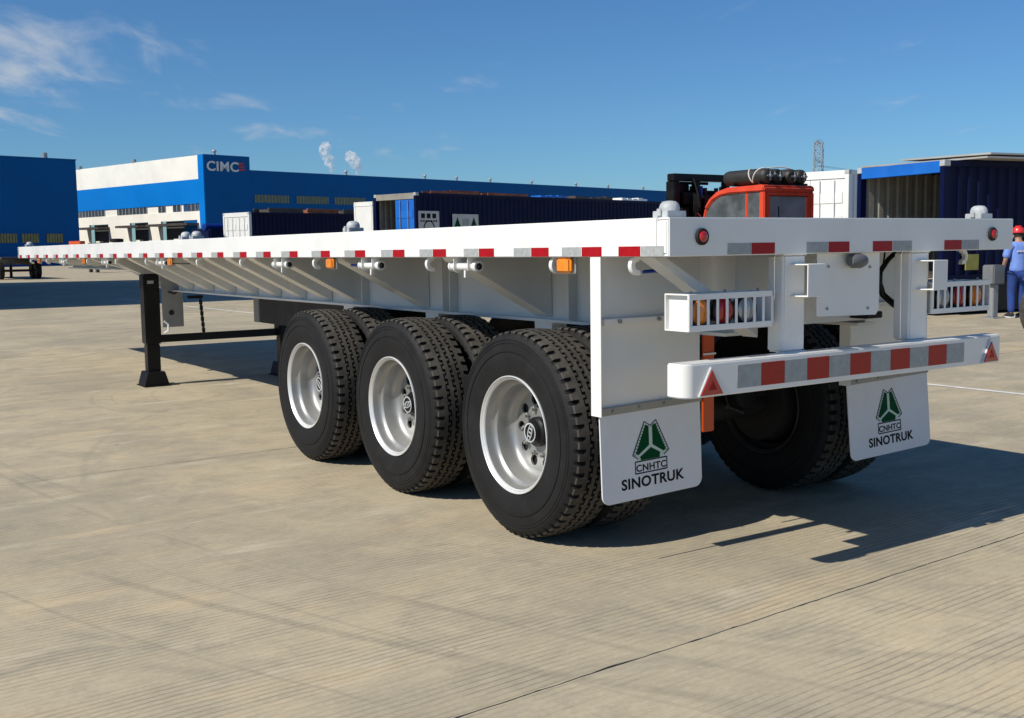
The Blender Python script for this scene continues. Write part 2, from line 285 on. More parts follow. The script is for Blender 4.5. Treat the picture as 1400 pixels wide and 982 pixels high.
# ------------------------------------------------------------------ ground
g = MB().sheet([(-1500,-1500,-.016),(1500,-1500,-.016),(1500,2500,-.016),(-1500,2500,-.016)]).build('ground', CONC); tag(g, kind='structure')
ga = radians(3); gu = Vector((cos(ga), sin(ga))); gv = Vector((-sin(ga), cos(ga)))
GO = gv*Vector((0.13,-0.41)).dot(gv)+gu*Vector((0.72,11.05)).dot(gu)
SX, SY = 5.5, 4.85
yard = MB()
def gp(a, b): return GO+gu*a+gv*b
i0, i1, j0, j1 = -4, 9, -3, 11
q = [gp(i0*SX, j0*SY), gp(i1*SX, j0*SY), gp(i1*SX, j1*SY), gp(i0*SX, j1*SY)]
yard.sheet([(p.x, p.y, -.010) for p in q]); yo = yard.build('yard_pavement', FILL); tag(yo, kind='structure')
CP = Vector((-3.1, -3.4))
for i in range(i0, i1):
    for j in range(j0, j1):
        c = gp((i+.5)*SX, (j+.5)*SY); near = (c-CP).length < 13
        st = .03 if near else .6; gap = .0028; ring = []
        A = [(0, 0), (1, 0), (1, 1), (0, 1)]
        for k in range(4):
            (a0, b0), (a1, b1) = A[k], A[(k+1) % 4]
            L_ = SX if b0 == b1 else SY; n_ = max(2, int(L_/st))
            for s_ in range(n_):
                t_ = s_/n_; a = a0+(a1-a0)*t_; b = b0+(b1-b0)*t_
                pa = gp((i+a)*SX, (j+b)*SY)
                e = gap+ (abs(noise.noise((pa.x*2.1, pa.y*2.1, k)))*.002 + (max(0, noise.noise((pa.x*17, pa.y*17, 7+k))-.12)*.010) + (max(0, noise.noise((pa.x*3, pa.y*3, 11+k))-.42)*.05) if near else .005)
                da = e*(1 if a == 0 else -1 if a == 1 else 0); db = e*(1 if b == 0 else -1 if b == 1 else 0)
                # edge points wander a little along the joint's normal
                w_ = (noise.noise((pa.x*.9, pa.y*.9, 3.))*.007+noise.noise((pa.x*9, pa.y*9, 5.))*.004) if near else 0
                if a in (0, 1) and b in (0, 1): w_ = 0
                qa = gp((i+a)*SX+da+(w_ if a in (0, 1) else 0), (j+b)*SY+db+(w_ if b in (0, 1) else 0)); ring.append((qa.x, qa.y))
        n_ = len(ring)
        mb = MB(); mb.add([(x, y, 0) for x, y in ring]+[(x, y, -.0098) for x, y in ring], [tuple(range(n_))]+[(k, n_+k, n_+(k+1) % n_, (k+1) % n_) for k in range(n_)])
        mb.build('slab', CONC, yo, recalc=True)
# the painted bay line
ln = MB(); pts = []
for k in range(60):
    y = -3+k*.62; x = 7.02-.018*y; ln.sheet([(x+random.uniform(-.006,.006), y, .004), (x+.10+random.uniform(-.006,.006), y, .004), (x+.10-.011, y+.615, .004), (x-.011, y+.615, .004)])
tag(ln.build('painted_line', PAINTL), kind='structure')

# ------------------------------------------------------------------ the flatbed trailer
LEN, WID, H, RB = 14.42, 2.5, 1.628, 1.463
TR = thing('flatbed_trailer', 'long white three axle flatbed semi trailer parked in the foreground', 'trailer')
def side_rail(x_in, sgn):
    # C section, web outwards
    x = x_in; t = .012; w = .075
    poly = [(x, RB), (x, H), (x+sgn*w, H), (x+sgn*w, H-t), (x+sgn*t, H-t), (x+sgn*t, RB+t), (x+sgn*w, RB+t), (x+sgn*w, RB)]
    return MB().prism(poly, 'y', .076, LEN-.076).build('side_rail', WHITE, TR, bevel=.004)
railL = side_rail(0., 1); railR = side_rail(WID, -1)
mb = MB(); poly = [(0, RB), (0, H), (.075, H), (.075, H-.012), (.012, H-.012), (.012, RB+.012), (.075, RB+.012), (.075, RB)]
railB = MB().prism(poly, 'x', 0, WID).box(0,.010,.0122,.0757,RB+.0122,H-.0122).box(WID-.010,WID,.0122,.0757,RB+.0122,H-.0122).build('rear_rail', WHITE, TR, bevel=.004)
railF = MB().prism([(LEN-a, b) for a, b in poly], 'x', 0, WID).build('front_rail', WHITE, TR, bevel=.004)
box('deck_floor', DKSTEEL, TR, .078, WID-.078, .078, LEN-.078, H-.010, H-.004)  # floor dark and crossmembers grey to cut bounce light under the deck
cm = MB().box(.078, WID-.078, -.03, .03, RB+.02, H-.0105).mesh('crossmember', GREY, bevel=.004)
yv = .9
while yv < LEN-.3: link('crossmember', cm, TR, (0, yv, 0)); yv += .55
# reflective tape on the near rail, each strip a piece of its own
tp = MB().box(-.0016, -.0002, -.073, .073, 1.465, 1.509)
tr_me, tg_me = tp.mesh('reflective_tape', TRED, bevel=.0004, bseg=1), tp.mesh('reflective_tape', TGRY, bevel=.0004, bseg=1)
for y in (2.37,1.89,1.405,.925,.52): link('reflective_tape', tr_me, railL, (0,y,0)); link('reflective_tape', tg_me, railL, (0,y+.152,0))
link('reflective_tape', tr_me, railL, (0,.255,0)); link('reflective_tape', tg_me, railL, (0,.105,0))
for y in (2.885,3.41,3.95,4.455,4.955,5.485,6.015,6.565,7.13,7.68,8.25,8.84,9.42,10.0,10.58,11.16,11.74,12.36,12.98,13.6,14.2):
    link('reflective_tape', tr_me, railL, (0,y,0)); link('reflective_tape', tg_me, railL, (0,y+.152,0))
tpr = MB().box(-.074, .074, -.0016, -.0002, 1.467, 1.517)
rr_me, rg_me = tpr.mesh('reflective_tape', TRED, bevel=.0004, bseg=1), tpr.mesh('reflective_tape', TGRY, bevel=.0004, bseg=1)
for x, mm in ((.412,rg_me),(.560,rr_me),(.918,rg_me),(1.070,rr_me),(1.391,rr_me),(1.545,rg_me),(1.960,rr_me),(2.112,rg_me)): link('reflective_tape', mm, railB, (x,0,0))
# side/rear marker lamps on the rear rail
ml = MB(); ml.lathe([(.0,.036),(-.010,.036),(-.014,.032),(-.014,.024)], axis='y', n=28); bez = ml.mesh('lamp_bezel', HOLE, smooth=True)
le = MB(); le.lathe([(-.012,.0245),(-.018,.022),(-.023,.014),(-.0245,.0)], axis='y', n=28); lens = le.mesh('lamp_lens', REDL, smooth=True)
for x in (.182, 2.300):
    o = link('marker_lamp', bez, TR, (x,-.001,1.546)); link('lamp_lens', lens, o)
# main beams
def beam(xc):
    t = .006
    zb = lambda y: 1.085 if y < 9.4 else 1.085+(1.31-1.085)*min(1, (y-9.4)/1.5)
    ys = [.36, 2, 4, 6, 8, 9.4, 9.8, 10.4, 10.9, 12, LEN-.08]
    out = [(y, zb(y)) for y in ys]; poly = out+[(LEN-.08, 1.605), (.36, 1.605)]
    b = MB().prism(poly, 'x', xc-t, xc+t)
    # bottom flange follows the lower edge
    for (ya, za), (yb, zb_) in zip(out[:-1], out[1:]):
        w = .075; vs = [(xc-w,ya,za),(xc+w,ya,za),(xc+w,yb,zb_),(xc-w,yb,zb_)]
        b.add(vs+[(x,y,z-.016) for x,y,z in vs], [(0,1,2,3),(7,6,5,4),(0,4,5,1),(1,5,6,2),(2,6,7,3),(3,7,4,0)])
    return b.build('main_beam', WHITE, TR)
bL = beam(.76); bR = beam(1.74)
st = MB().box(-.068, -.0065, -.005, .005, 1.087, 1.6).mesh('stiffener', WHITE)
for y in (.72, 1.62, 2.95, 3.05, 4.28): link('stiffener', st, bL, (.76, y, 0))
# outriggers: tapered brackets from beam to rail
def outrigger(w):
    m_ = MB(); m_.prism([(.080,1.602),(.080,1.462),(.10,1.440),(.744,1.095),(.752,1.095),(.752,1.602)], 'y', -w/2, w/2); return m_.mesh('outrigger', WHITE, bevel=.004)
og, ogm = outrigger(.15), None
OY = [1.93,3.40,4.47,5.02,5.56,6.12,6.70,7.30,7.95,8.62]
for y in OY:
    link('outrigger', og, TR, (0,y,0)); o = link('outrigger', og, TR, (WID,y,0)); o.rotation_euler = (0,0,pi)
def outrigger_neck(y):
    zb = 1.085+(1.31-1.085)*max(0, min(1, (y-9.4)/1.5))+.02
    for s_ in (0, 1):
        f = (lambda x: x) if s_ == 0 else (lambda x: WID-x)
        MB().prism([(f(.08),1.602),(f(.08),1.462),(f(.1),1.44),(f(.752),zb),(f(.752),1.602)], 'y', y-.07, y+.07).build('outrigger', WHITE, TR, bevel=.004)
for y in (9.6,10.25,10.95,11.7,12.45,13.2,13.9): outrigger_neck(y)
# rear corner brackets
for f in (lambda x: x,):
    MB().prism([(f(.08),1.462),(f(.16),1.462),(f(.745),1.13),(f(.745),1.07)], 'y', .20, .30).build('corner_bracket', WHITE, TR, bevel=.003)
# rear cross plate between the beams
box('rear_cross_plate', WHITE, TR, .768, 1.732, .36, .372, 1.10, 1.602)
box('rear_cross_ledge', BLACK, TR, 1.60, 1.733, .25, .358, 1.115, 1.15, .004)

# mud panels + flaps
def emblem(parent, cx, y):
    zm = lambda z: .486+(z-.448)*.85 if z >= .448 else .428+(z-.398)*1.14
    def pl(polys, yy, th, mat, name):
        b = MB()
        for p in polys: b.prism([(cx+a*.92, zm(z)) for a, z in p], 'y', yy-th, yy)
        return b.build(name, mat, parent)
    lf = [(-.012,.640),(-.012,.531),(-.086,.484),(-.103,.492),(-.034,.648)]; bt = [(0,.517),(.062,.481),(.058,.452),(-.068,.452),(-.076,.472)]
    hull = [(-.04,.658),(-.118,.486),(-.085,.470),(-.074,.448),(.068,.448),(.085,.470),(.118,.486),(.04,.658),(0,.632)]
    pl([hull], y, .0008, PGREEN, 'emblem_ground')
    pl([lf, [(-a, z) for a, z in lf], bt], y-.0009, .001, GREEN, 'emblem')
    def line(pts, w):
        out = []
        for (a, b_), (c, d) in zip(pts[:-1], pts[1:]):
            L_ = sqrt((c-a)**2+(d-b_)**2); nx, nz = -(d-b_)/L_*w, (c-a)/L_*w
            out.append([(a+nx, b_+nz), (c+nx, d+nz), (c-nx, d-nz), (a-nx, b_-nz)])
        return out
    ol = line([(0,.640),(-.040,.668),(-.124,.486),(-.105,.474),(-.088,.462)], .0022)
    ol += [[(-a, z) for a, z in p] for p in ol]
    # ticks along the flanks
    for k in range(11):
        t_ = k/11; a = -.116+.078*t_; z = .490+.170*t_
        tk = line([(a, z), (a+.012, z-.004)], .0016); ol += tk+[[(-p, q_) for p, q_ in tk[0]]]
    ol += line([(-.108,.448),(-.108,.398),(.108,.398),(.108,.448),(-.108,.448)], .0024)
    pl(ol, y-.0005, .0012, INK, 'emblem_outline')
    text('emblem_lettering', 'CNHTC', .046, INK, parent, (cx, y-.0008, .437), .0008, 1.14)
    text('lettering', 'SINOTRUK', .070, INK, parent, (cx+.008, y-.0008, .362), .0017, 1.10)
def mud_guard(x0, x1, twist, bolts_only=False):
    y = .50; side = x0 < 1
    p = MB().box(x0+.004, x1, y, y+.005, .735, 1.462)
    mp_ = p.build('mud_panel', WHITE, TR)
    edge = x0 if side else x0
    box('panel_flange', WHITE, mp_, x0-.002, x0+.0035, y-.045, y+.030, .730, 1.4625, .0012)
    box('panel_rib', WHITE, mp_, x0+.03, x0+.43, y-.030, y-.0005, 1.150, 1.180, .003)
    for bx_ in (x0+.12, x0+.36): MB().cyl((bx_,y-.031,1.166),(bx_,y-.042,1.166),.010,n=6).build('bolt', GALV, mp_)
    # flap: rubber sheet with rounded lower corners
    w = x1-x0-.02; r = .045; pts = [(x0+.012,.745),(x0+.012,.305+r)]
    pts += [(x0+.012+r-r*cos(a), .305+r-r*sin(a)) for a in [pi/2*k/6 for k in range(1,7)]]
    pts += [(x1-.01-r+r*sin(a), .305+r-r*cos(a)) for a in [pi/2*k/6 for k in range(0,6)]]
    pts += [(x1-.01,.305+r),(x1-.01,.745)]
    fl = MB().prism(pts, 'y', y-.014, y-.006).build('mud_flap', FLAPW, TR, bevel=.0015, bseg=1)
    box('clamp_strip', ALU, fl, x0+.006, x1-.004, y-.020, y-.0145, .728, .764, .0015)
    bn = MB().cyl((0,0,0),(0,-.007,0),.008,n=6).mesh('bolt', GALV)
    for k in range(4): link('bolt', bn, fl, (x0+.09+k*(w-.16)/3, y-.0205, .746))
    emblem(fl, (x0+x1)/2-.012, y-.0145)
    if twist:      # the whole flap hangs a little askew
        Mx = Matrix.Translation((x0, y, .745)) @ Matrix.Rotation(radians(-twist), 4, 'X') @ Matrix.Rotation(radians(-1.6), 4, 'Y') @ Matrix.Translation((-x0, -y, -.745))
        fl.matrix_local = Mx
mud_guard(.0, .655, 0.8); mud_guard(1.735, 2.47, 4)
# orange strut and small fittings behind the left flap
box('orange_strut', ORANGE, TR, .775, .855, .60, .612, .56, 1.085, .003)
box('strut_clip', WHITE, TR, .772, .858, .592, .598, .955, .965)
MB().cyl((1.02,.66,.66),(1.07,.60,.63),.006,n=8).cyl((1.01,.67,.666),(1.02,.66,.66),.015,n=8).build('brake_pin', DARK, TR)
# tail lamp boxes
def lamp_box(x0, x1, mirror):
    y0, y1, z0, z1 = .02, .17, 1.140, 1.302; t = .004
    o = MB().box(x0+.022,x0+.026,y0+.001,y1,z0+.0041,z1).box(x0,x0+.0219,y0,y0+.006,z0,z1).box(x0,x0+.0219,y1-.006,y1,z0,z1).box(x0,x0+.0219,y0+.0061,y1-.0061,z0,z0+.006).box(x0,x0+.0219,y0+.0061,y1-.0061,z1-.006,z1).box(x1-t,x1,y0,y1,z0,z1).box(x0+t,x1-t,y0,y1,z0,z0+t).box(x0+t,x1-t,y1-t,y1,z0+t,z1).build('tail_lamp_box', WHITE, TR)
    gr = MB(); gr.box(x0,x1,y0-.005,y0-.0003,z0,z0+.026).box(x0,x1,y0-.005,y0-.0003,z1-.026,z1)
    nb = 9; step = (x1-x0)/nb
    for k in range(nb+1):
        xa = x0+k*step; gr.box(max(x0, xa-.0075), min(x1, xa+.0075), y0-.005, y0-.0003, z0+.026, z1-.026)
    gr.build('guard_grille', WHITE, o, bevel=.0012, bseg=1)
    bl = MB().lathe([(0,.066),(-.03,.066),(-.034,.062),(-.034,.056)], axis='y', n=28).mesh('lamp_bezel', BLACK, smooth=True)
    seq = [AMBL, REDL, CLRL]
    if mirror: seq = seq[::-1]
    for k, mt in enumerate(seq):
        cx = x0+.092+k*.142 if not mirror else x1-.092-(2-k)*.142
        b = link('lamp_bezel', bl, o, (cx, y0+.055, (z0+z1)/2))
        MB().lathe([(-.032,.0565),(-.040,.050),(-.047,.03),(-.049,0)], axis='y', n=28).build('lamp_lens', mt, b, smooth=True)
    for xb in (x0+.05, (x0+x1)/2, x1-.05): MB().cyl((xb, .06, z1), (xb, .06, z1+.012), .007, n=6).build('bolt', GALV, o)
    # arm that carries the box
    xa, xb = ((x1, .70) if not mirror else (1.80, x0))
    if xb > xa: box('lamp_arm', WHITE, TR, xa+.001, xb, .06, .10, 1.15, 1.275, .003)
lamp_box(.128, .640, False); lamp_box(1.815, 2.325, True)
# posts and stake brackets
for xp in (.715, 1.640):
    po = MB().box(xp, xp+.150, .02, .12, 1.012, 1.4625).build('bumper_post', WHITE, TR, bevel=.010, bseg=3)
    t = .006; xa = xp+.05
    MB().box(xa,xa+.115,-.080,-.074,1.268,1.418).box(xa,xa+.115,-.0739,.0195,1.412,1.418).box(xa,xa+.115,-.0739,.0195,1.268,1.274).build('stake_bracket', WHITE, po, bevel=.0015, bseg=1)
# bumper
prof = []
bz0, bz1 = .864, 1.011; x0, x1 = .035, 2.345; r = .050
outl = [(x0+r-r*sin(a), -.06+r-r*cos(a)) for a in [pi/2*k/8 for k in range(9)]]
pl_ = outl+[(x0,.055),(x1,.055)]+[(x1-(p[0]-x0), p[1]) for p in outl[::-1]]
bump = MB().prism(pl_, 'z', bz0, bz1).build('rear_bumper', WHITE, TR, smooth=True, bevel=.006)
bt_ = MB().box(-.0743,.0743,-.0622,-.0603,.888,.990); b_r, b_g = bt_.mesh('reflective_tape', TRED2, bevel=.0004, bseg=1), bt_.mesh('reflective_tape', TGRY, bevel=.0004, bseg=1)
for k in range(11): link('reflective_tape', b_g if k % 2 == 0 else b_r, bump, (.414+k*.1500,0,0))
tri = MB().prism([(-.078,.868),(.078,.868),(.006,.994),(-.006,.994)], 'y', -.070, -.0605).mesh('triangle_reflector', LIP, bevel=.003)
trin = MB().prism([(-.066,.875),(.066,.875),(0,.982)], 'y', -.0745, -.0701).mesh('triangle_lens', REDL, bevel=.002)
tris = MB().prism([(-.026,.896),(.026,.896),(0,.938)], 'y', -.0765, -.0747).mesh('triangle_inset', TRED, bevel=.0005)
for x in (.180, 2.215):
    o = link('triangle_reflector', tri, bump, (x,0,0)); link('triangle_lens', trin, bump, (x,0,0)); link('triangle_inset', tris, bump, (x,0,0))
def bead(a, b, parent, r=.0045):
    a = Vector(a); b = Vector(b); n_ = max(6, int((b-a).length/.006)); pts = [a+(b-a)*k/n_ for k in range(n_+1)]
    MB().tube(pts, [r*(1+.35*sin(k*2.2)+random.uniform(-.15,.15)) for k in range(n_+1)], 6).build('weld_bead', WHITE, parent, smooth=True)
for o_, xp in ((bpy.data.objects['bumper_post'], .715), (bpy.data.objects['bumper_post.001'], 1.640)):
    bead((xp, .018, 1.013), (xp+.15, .018, 1.013), o_); bead((xp-.002, .02, 1.013), (xp-.002, .055, 1.013), o_); bead((xp, .018, 1.4615), (xp+.15, .018, 1.4615), o_)
bead((.006, .497, .77), (.006, .497, 1.455), TR, .003)
# number-plate board with its lamp
bd = MB().prism([(.985,1.165),(1.415,1.155),(1.437,1.180),(1.437,1.4615),(.978,1.4615),(.978,1.180)], 'y', .05, .054).build('plate_board', WHITE, TR, bevel=.001, bseg=1)
for x, z in ((1.055,1.40),(1.36,1.392),(1.05,1.20),(1.35,1.19)): MB().cyl((x,.0498,z),(x,.0445,z),.007,n=8).build('bolt', GALV, bd)
MB().lathe([(0,.0),(0,.022),(.02,.034),(.075,.036),(.105,.026),(.115,.0)], c=(1.165,.012,1.424), n=16).build('plate_lamp', pmat('grey_plastic',(.12,.12,.13),.5), bd, smooth=True)
box('lamp_mount', GALV, bd, 1.20,1.25,.030,.0497,1.395,1.45,.003)
# looms behind
MB().tube([(1.745,.18,1.462),(1.70,.20,1.42),(1.665,.22,1.36),(1.66,.22,1.30),(1.69,.22,1.24),(1.75,.2,1.19),(1.82,.2,1.16)], [.012,.013,.014,.016,.017,.018,.018], 8).tube([(1.675,.2,1.462),(1.66,.2,1.38),(1.66,.22,1.3)], .005, 6).build('wiring_loom', BLACK, TR, smooth=True)
# coupling levers and blue hose ends under the rear corners
MB().tube([(.205,.40,1.392),(.28,.40,1.396),(.315,.40,1.396)], [.008,.009,.013], 8).build('blue_hose_end', BLUEH, TR, smooth=True)
MB().tube([(.10,3.06,1.412),(.10,3.22,1.410)], .008, 8).build('blue_hose_end', BLUEH, TR, smooth=True)
MB().tube([(.10,.62,1.44),(.14,.58,1.455),(.2,.52,1.462)], .006, 6).build('lamp_cable', BLACK, TR, smooth=True)

# winches, hooks, side lamps, deck locks
wm = MB()
wm.box(.010,.120,-.140,-.134,1.375,1.4625).box(.010,.120,.050,.056,1.375,1.4625)
wm.cyl((.060,-.165,1.403),(.060,.145,1.403),.028,n=20).cyl((.060,-.206,1.403),(.060,-.165,1.403),.036,n=20)
wm.cyl((.060,.0565,1.403),(.060,.075,1.403),.046,n=14).cyl((.060,.145,1.403),(.060,.165,1.403),.034,n=16)
wm.box(.045,.075,-.045,-.025,1.330,1.376)
wme = wm.mesh('strap_winch', WHITE, smooth=True, bevel=.0015, bseg=1)
hm = MB().cyl((.060,-.2065,1.403),(.060,-.2085,1.403),.022,n=14).box(.050,.070,-.2215,-.2066,1.395,1.411).mesh('winch_socket', HOLE)
for y in (1.735, 2.87, 4.33, 7.33, 9.45, 11.64):
    o = link('strap_winch', wme, TR, (.006,y-.01,1.463*(1-.84))); o.scale = (.84,.76,.84); link('winch_socket', hm, o)
def c_hook():
    b = MB(); n = 18; vs = []; fs = []
    for k in range(n+1):
        a = radians(75+ (215)*k/n)
        for rr in (.050,.022):
            for yy in (-.014,.014): vs.append((.055+rr*cos(a), yy, 1.418+rr*sin(a)))
    for k in range(n):
        i = k*4; j = i+4
        fs += [(i,j,j+1,i+1),(i+2,i+3,j+3,j+2),(i,i+2,j+2,j),(i+1,j+1,j+3,i+3)]
    fs += [(0,1,3,2),(n*4,n*4+2,n*4+3,n*4+1)]
    b.add(vs, fs); b.box(.045,.10,-.012,.012,1.452,1.4628); return b.mesh('rope_hook', WHITE, bevel=.002, bseg=1)
hk = c_hook()
for y in (.27,.86,2.07,3.65,5.08,6.16,7.75,8.9,10.2,11.3,12.5,13.6):
    o = link('rope_hook', hk, TR, (.008,y,1.463*.14)); o.scale = (.86,.86,.86); o = link('rope_hook', hk, TR, (WID-.008,y,1.463*.14)); o.scale = (.86,.86,.86); o.rotation_euler = (0,0,pi)
al = MB().box(.004,.036,-.066,.066,1.379,1.4615).mesh('side_lamp', AMBL, bevel=.012, bseg=3)
alb = MB().box(.0362,.052,-.072,.072,1.374,1.4628).mesh('lamp_back', GREY, bevel=.004)
for y in (.748,3.37,6.93,10.35,13.0):
    o = link('side_lamp', al, TR, (0,y,1.463*(1-.90))); o.scale = (.9,.84,.9); link('lamp_back', alb, o)
tl = MB(); tl.box(-.085,.085,-.075,.075,0,.045); tl.lathe([(.045,.070),(.07,.070),(.095,.060),(.108,.040),(.112,.012),(.112,0)], axis='z', n=22); tl.box(-.10,-.086,-.02,.02,.01,.06)
tlm = tl.mesh('twist_lock', GREY, smooth=True, bevel=.004)
for y in (.13, 3.22, 6.44, 6.75, 14.15):
    for x in (.12, WID-.12): o = link('twist_lock', tlm, TR, (x,y,H+.0005)); o.scale = (.64,.64,.66)
# suspension
hg = MB(); hg.prism([(-.09,1.068),(.09,1.068),(.07,.82),(-.07,.82)], 'x', -.055, -.045).prism([(-.09,1.068),(.09,1.068),(.07,.82),(-.07,.82)], 'x', .045, .055).box(-.045,.045,-.09,.09,1.05,1.068).box(-.045,.045,-.07,-.062,.83,1.05)
hgm = hg.mesh('spring_hanger', WHITE, bevel=.002, bseg=1)
WY = [1.221, 2.553, 3.885]
for xc in (.76, 1.74):
    for y in (1.887,3.219,4.55): link('spring_hanger', hgm, TR, (xc,y,0))
    for wy in WY:
        b = MB()
        for k in range(7):
            hl = .60-.065*k; pts = []
            for s_ in range(13):
                yy = -hl+2*hl*s_/12; zz = .80-.15*(1-(yy/.62)**2)*.55-.0135*k+.04
                pts.append((yy, zz))
            poly = pts+[(a, z-.012) for a, z in pts[::-1]]
            b.prism([(wy+a, z) for a, z in poly], 'x', xc-.045, xc+.045)
        b.box(xc-.06,xc+.06,wy-.09,wy+.09,.60,.655)
        b.build('leaf_spring', DARK, TR)
for wy in WY:
    MB().cyl((.45,wy,.545),(2.05,wy,.545),.075,n=24).build('axle', DARK, TR, smooth=True)
    for xc in (.98, 1.45):
        MB().lathe([(0,.0),(0,.08),(.02,.092),(.07,.094),(.075,.1),(.085,.1),(.09,.092),(.14,.085),(.16,.0)], axis='y', c=(xc,wy-.28,.66), n=20).build('brake_chamber', BLACK, TR, smooth=True)
tb = MB().box(.845,1.655,4.75,6.86,.815,1.066).build('air_tank_box', BLACK, TR, bevel=.01)
# landing gear
lg = MB()
def leg(x):
    o = MB().box(x-.088,x+.088,9.11,9.29,.48,1.275).build('landing_leg', BLACK, TR, bevel=.012, bseg=2)
    MB().box(x-.072,x+.072,9.13,9.27,.165,.4799).build('inner_leg', BLACK, o, bevel=.01)
    MB().prism([(x-.135,.002),(x+.135,.002),(x+.135,.03),(x+.095,.165),(x-.095,.165),(x-.135,.03)], 'y', 9.06, 9.34).box(x-.15,x+.15,9.03,9.37,.0015,.014).build('leg_foot', BLACK, o, bevel=.004)
    return o
l1 = leg(.452); l2 = leg(2.048)
box('leg_plate', GREY, l1, .405,.475,9.106,9.1095,1.165,1.20)
MB().box(.541,1.959,9.165,9.235,.49,.575).build('leg_crossbar', BLACK, TR, bevel=.006)
for xs, s_ in ((.60, 1), (1.90, -1)):
    br = MB().prism([(xs-.045*s_,.665),(xs+.165*s_,.665),(xs+.165*s_,1.07),(xs+.34*s_,1.10),(xs+.34*s_,1.40),(xs-.045*s_,1.40)], 'y', 9.10, 9.106)
    br.box(min(xs+.165*s_,xs+.20*s_), max(xs+.165*s_,xs+.20*s_), 9.1065, 9.26, .665, 1.06)
    b = br.build('leg_bracket', GALV, TR, bevel=.001, bseg=1)
    for z in (.83, 1.24): MB().cyl((xs+.06*s_,9.0995,z),(xs+.06*s_,9.092,z),.030,n=20).build('bolt', DARK, b)
    MB().tube([(xs+.03*s_,9.08,1.07),(xs+.09*s_,9.07,1.045),(xs+.15*s_,9.08,1.075)], .010, 6).build('bracket_slot', DARK, b)
MB().tube([(.92,9.06,1.265),(.84,9.06,1.225),(.80,9.06,1.22)], .015, 8).build('crank_lever', DARK, TR, smooth=True)
MB().box(.83,1.0,9.0,9.04,.985,1.02).build('crank_arm', BLACK, TR, bevel=.004)
b = MB()
for k in range(13):
    z = .97-.032*k; x = .975+.002*k
    if k % 2: b.box(x-.019,x+.019,9.013,9.027,z-.022,z+.022)
    else: b.box(x-.009,x+.009,9.0,9.04,z-.022,z+.022)
b.build('safety_chain', DARK, TR, bevel=.002, bseg=1)
MB().tube([(.555,9.05,.74),(.60,9.04,.70),(.60,9.04,.63),(.555,9.05,.60)], .013, 6).build('rope_eye', WHITE, TR, smooth=True)
MB().tube([(.03,6.4,1.41),(.03,6.95,1.41)], .006, 6).build('air_line', BLACK, TR)

# ---- wheels
def tyre_mesh():
    NP = 56; NT = NP*12
    wd = .150
    side = [(.020,.296),(.010,.310),(.004,.335),(-.001,.365),(-.004,.395),(-.0045,.42),(-.003,.4245),(.0008,.4255),(.0012,.432),(-.0025,.4335),(-.002,.450),(.001,.462),(.0015,.470),(.004,.471),(.0045,.477),(.0015,.479),(.003,.486),(.006,.4875),(.0065,.494),(.0035,.496),(.008,.505),(.014,.515)]
    prof = [(x, r, 0) for x, r in side]
    prof += [(.020,.5225,.35),(.0255,.5295,.8)]
    nt_ = 104
    for k in range(nt_+1):
        u = -1+2*k/nt_; prof.append((.150+u*.119, .545-.0085*u*u, 1))
    right = [(.300-x, r, w) for x, r, w in prof[:len(side)+2]][::-1]
    prof += right
    def groove(x, th):
        u = (x-.150)/.119; p = th*NP/(2*pi); d = 0
        def tri(q_):
            q_ = q_ % 1.0
            # stepped zigzag
            if q_ < .35: return -1
            if q_ < .5: return -1+2*(q_-.35)/.15
            if q_ < .85: return 1
            return 1-2*(q_-.85)/.15
        for c, off in ((-.40,.0),(0.,.33),(.40,.0)):
            z = c+.060*tri(p/1.0+off)
            e = abs(u-z)
            if e < .034: d = max(d, .014)
            # the steps open into small pockets
            q_ = (p+off) % 1.0
            if (abs(q_-.425) < .09 or abs(q_-.925) < .09) and abs(u-c) < .095: d = max(d, .012)
        au = abs(u)
        if au > .70:
            q_ = (p+(.25 if u > 0 else .0)) % 1.0
            wq = .10 if au < .78 else .165
            if q_ < wq*2: d = max(d, .013)
        elif au > 2:
            q_ = (p*1.0+.55+(.0 if u < 0 else .25)) % 1.0
            if q_ < .14: d = max(d, .005)
        return d
    P = len(prof); vs = []; dep = []
    for i in range(NT):
        th = 2*pi*i/NT; c, s_ = cos(th), sin(th)
        for x, r, w in prof:
            g_ = groove(x, th)*w if w else 0; rr = r-g_; dep.append(g_); vs.append((x, rr*c, rr*s_))
    fs = []; mi = []
    for i in range(NT):
        j = (i+1) % NT
        for k in range(P-1):
            fs.append((i*P+k, i*P+k+1, j*P+k+1, j*P+k)); mi.append(1 if (prof[k][2] >= .8 and prof[k+1][2] >= .8 and max(dep[i*P+k], dep[i*P+k+1], dep[j*P+k], dep[j*P+k+1]) < .003) else 0)
    me = bpy.data.meshes.new('tyre'); me.from_pydata(vs, [], fs); me.materials.append(RUBBER); me.materials.append(TREAD)
    me.polygons.foreach_set('material_index', mi)
    me.polygons.foreach_set('use_smooth', [True]*len(fs)); me.update(); me.set_sharp_from_angle(angle=radians(40))
    return me
TYRE = tyre_mesh()
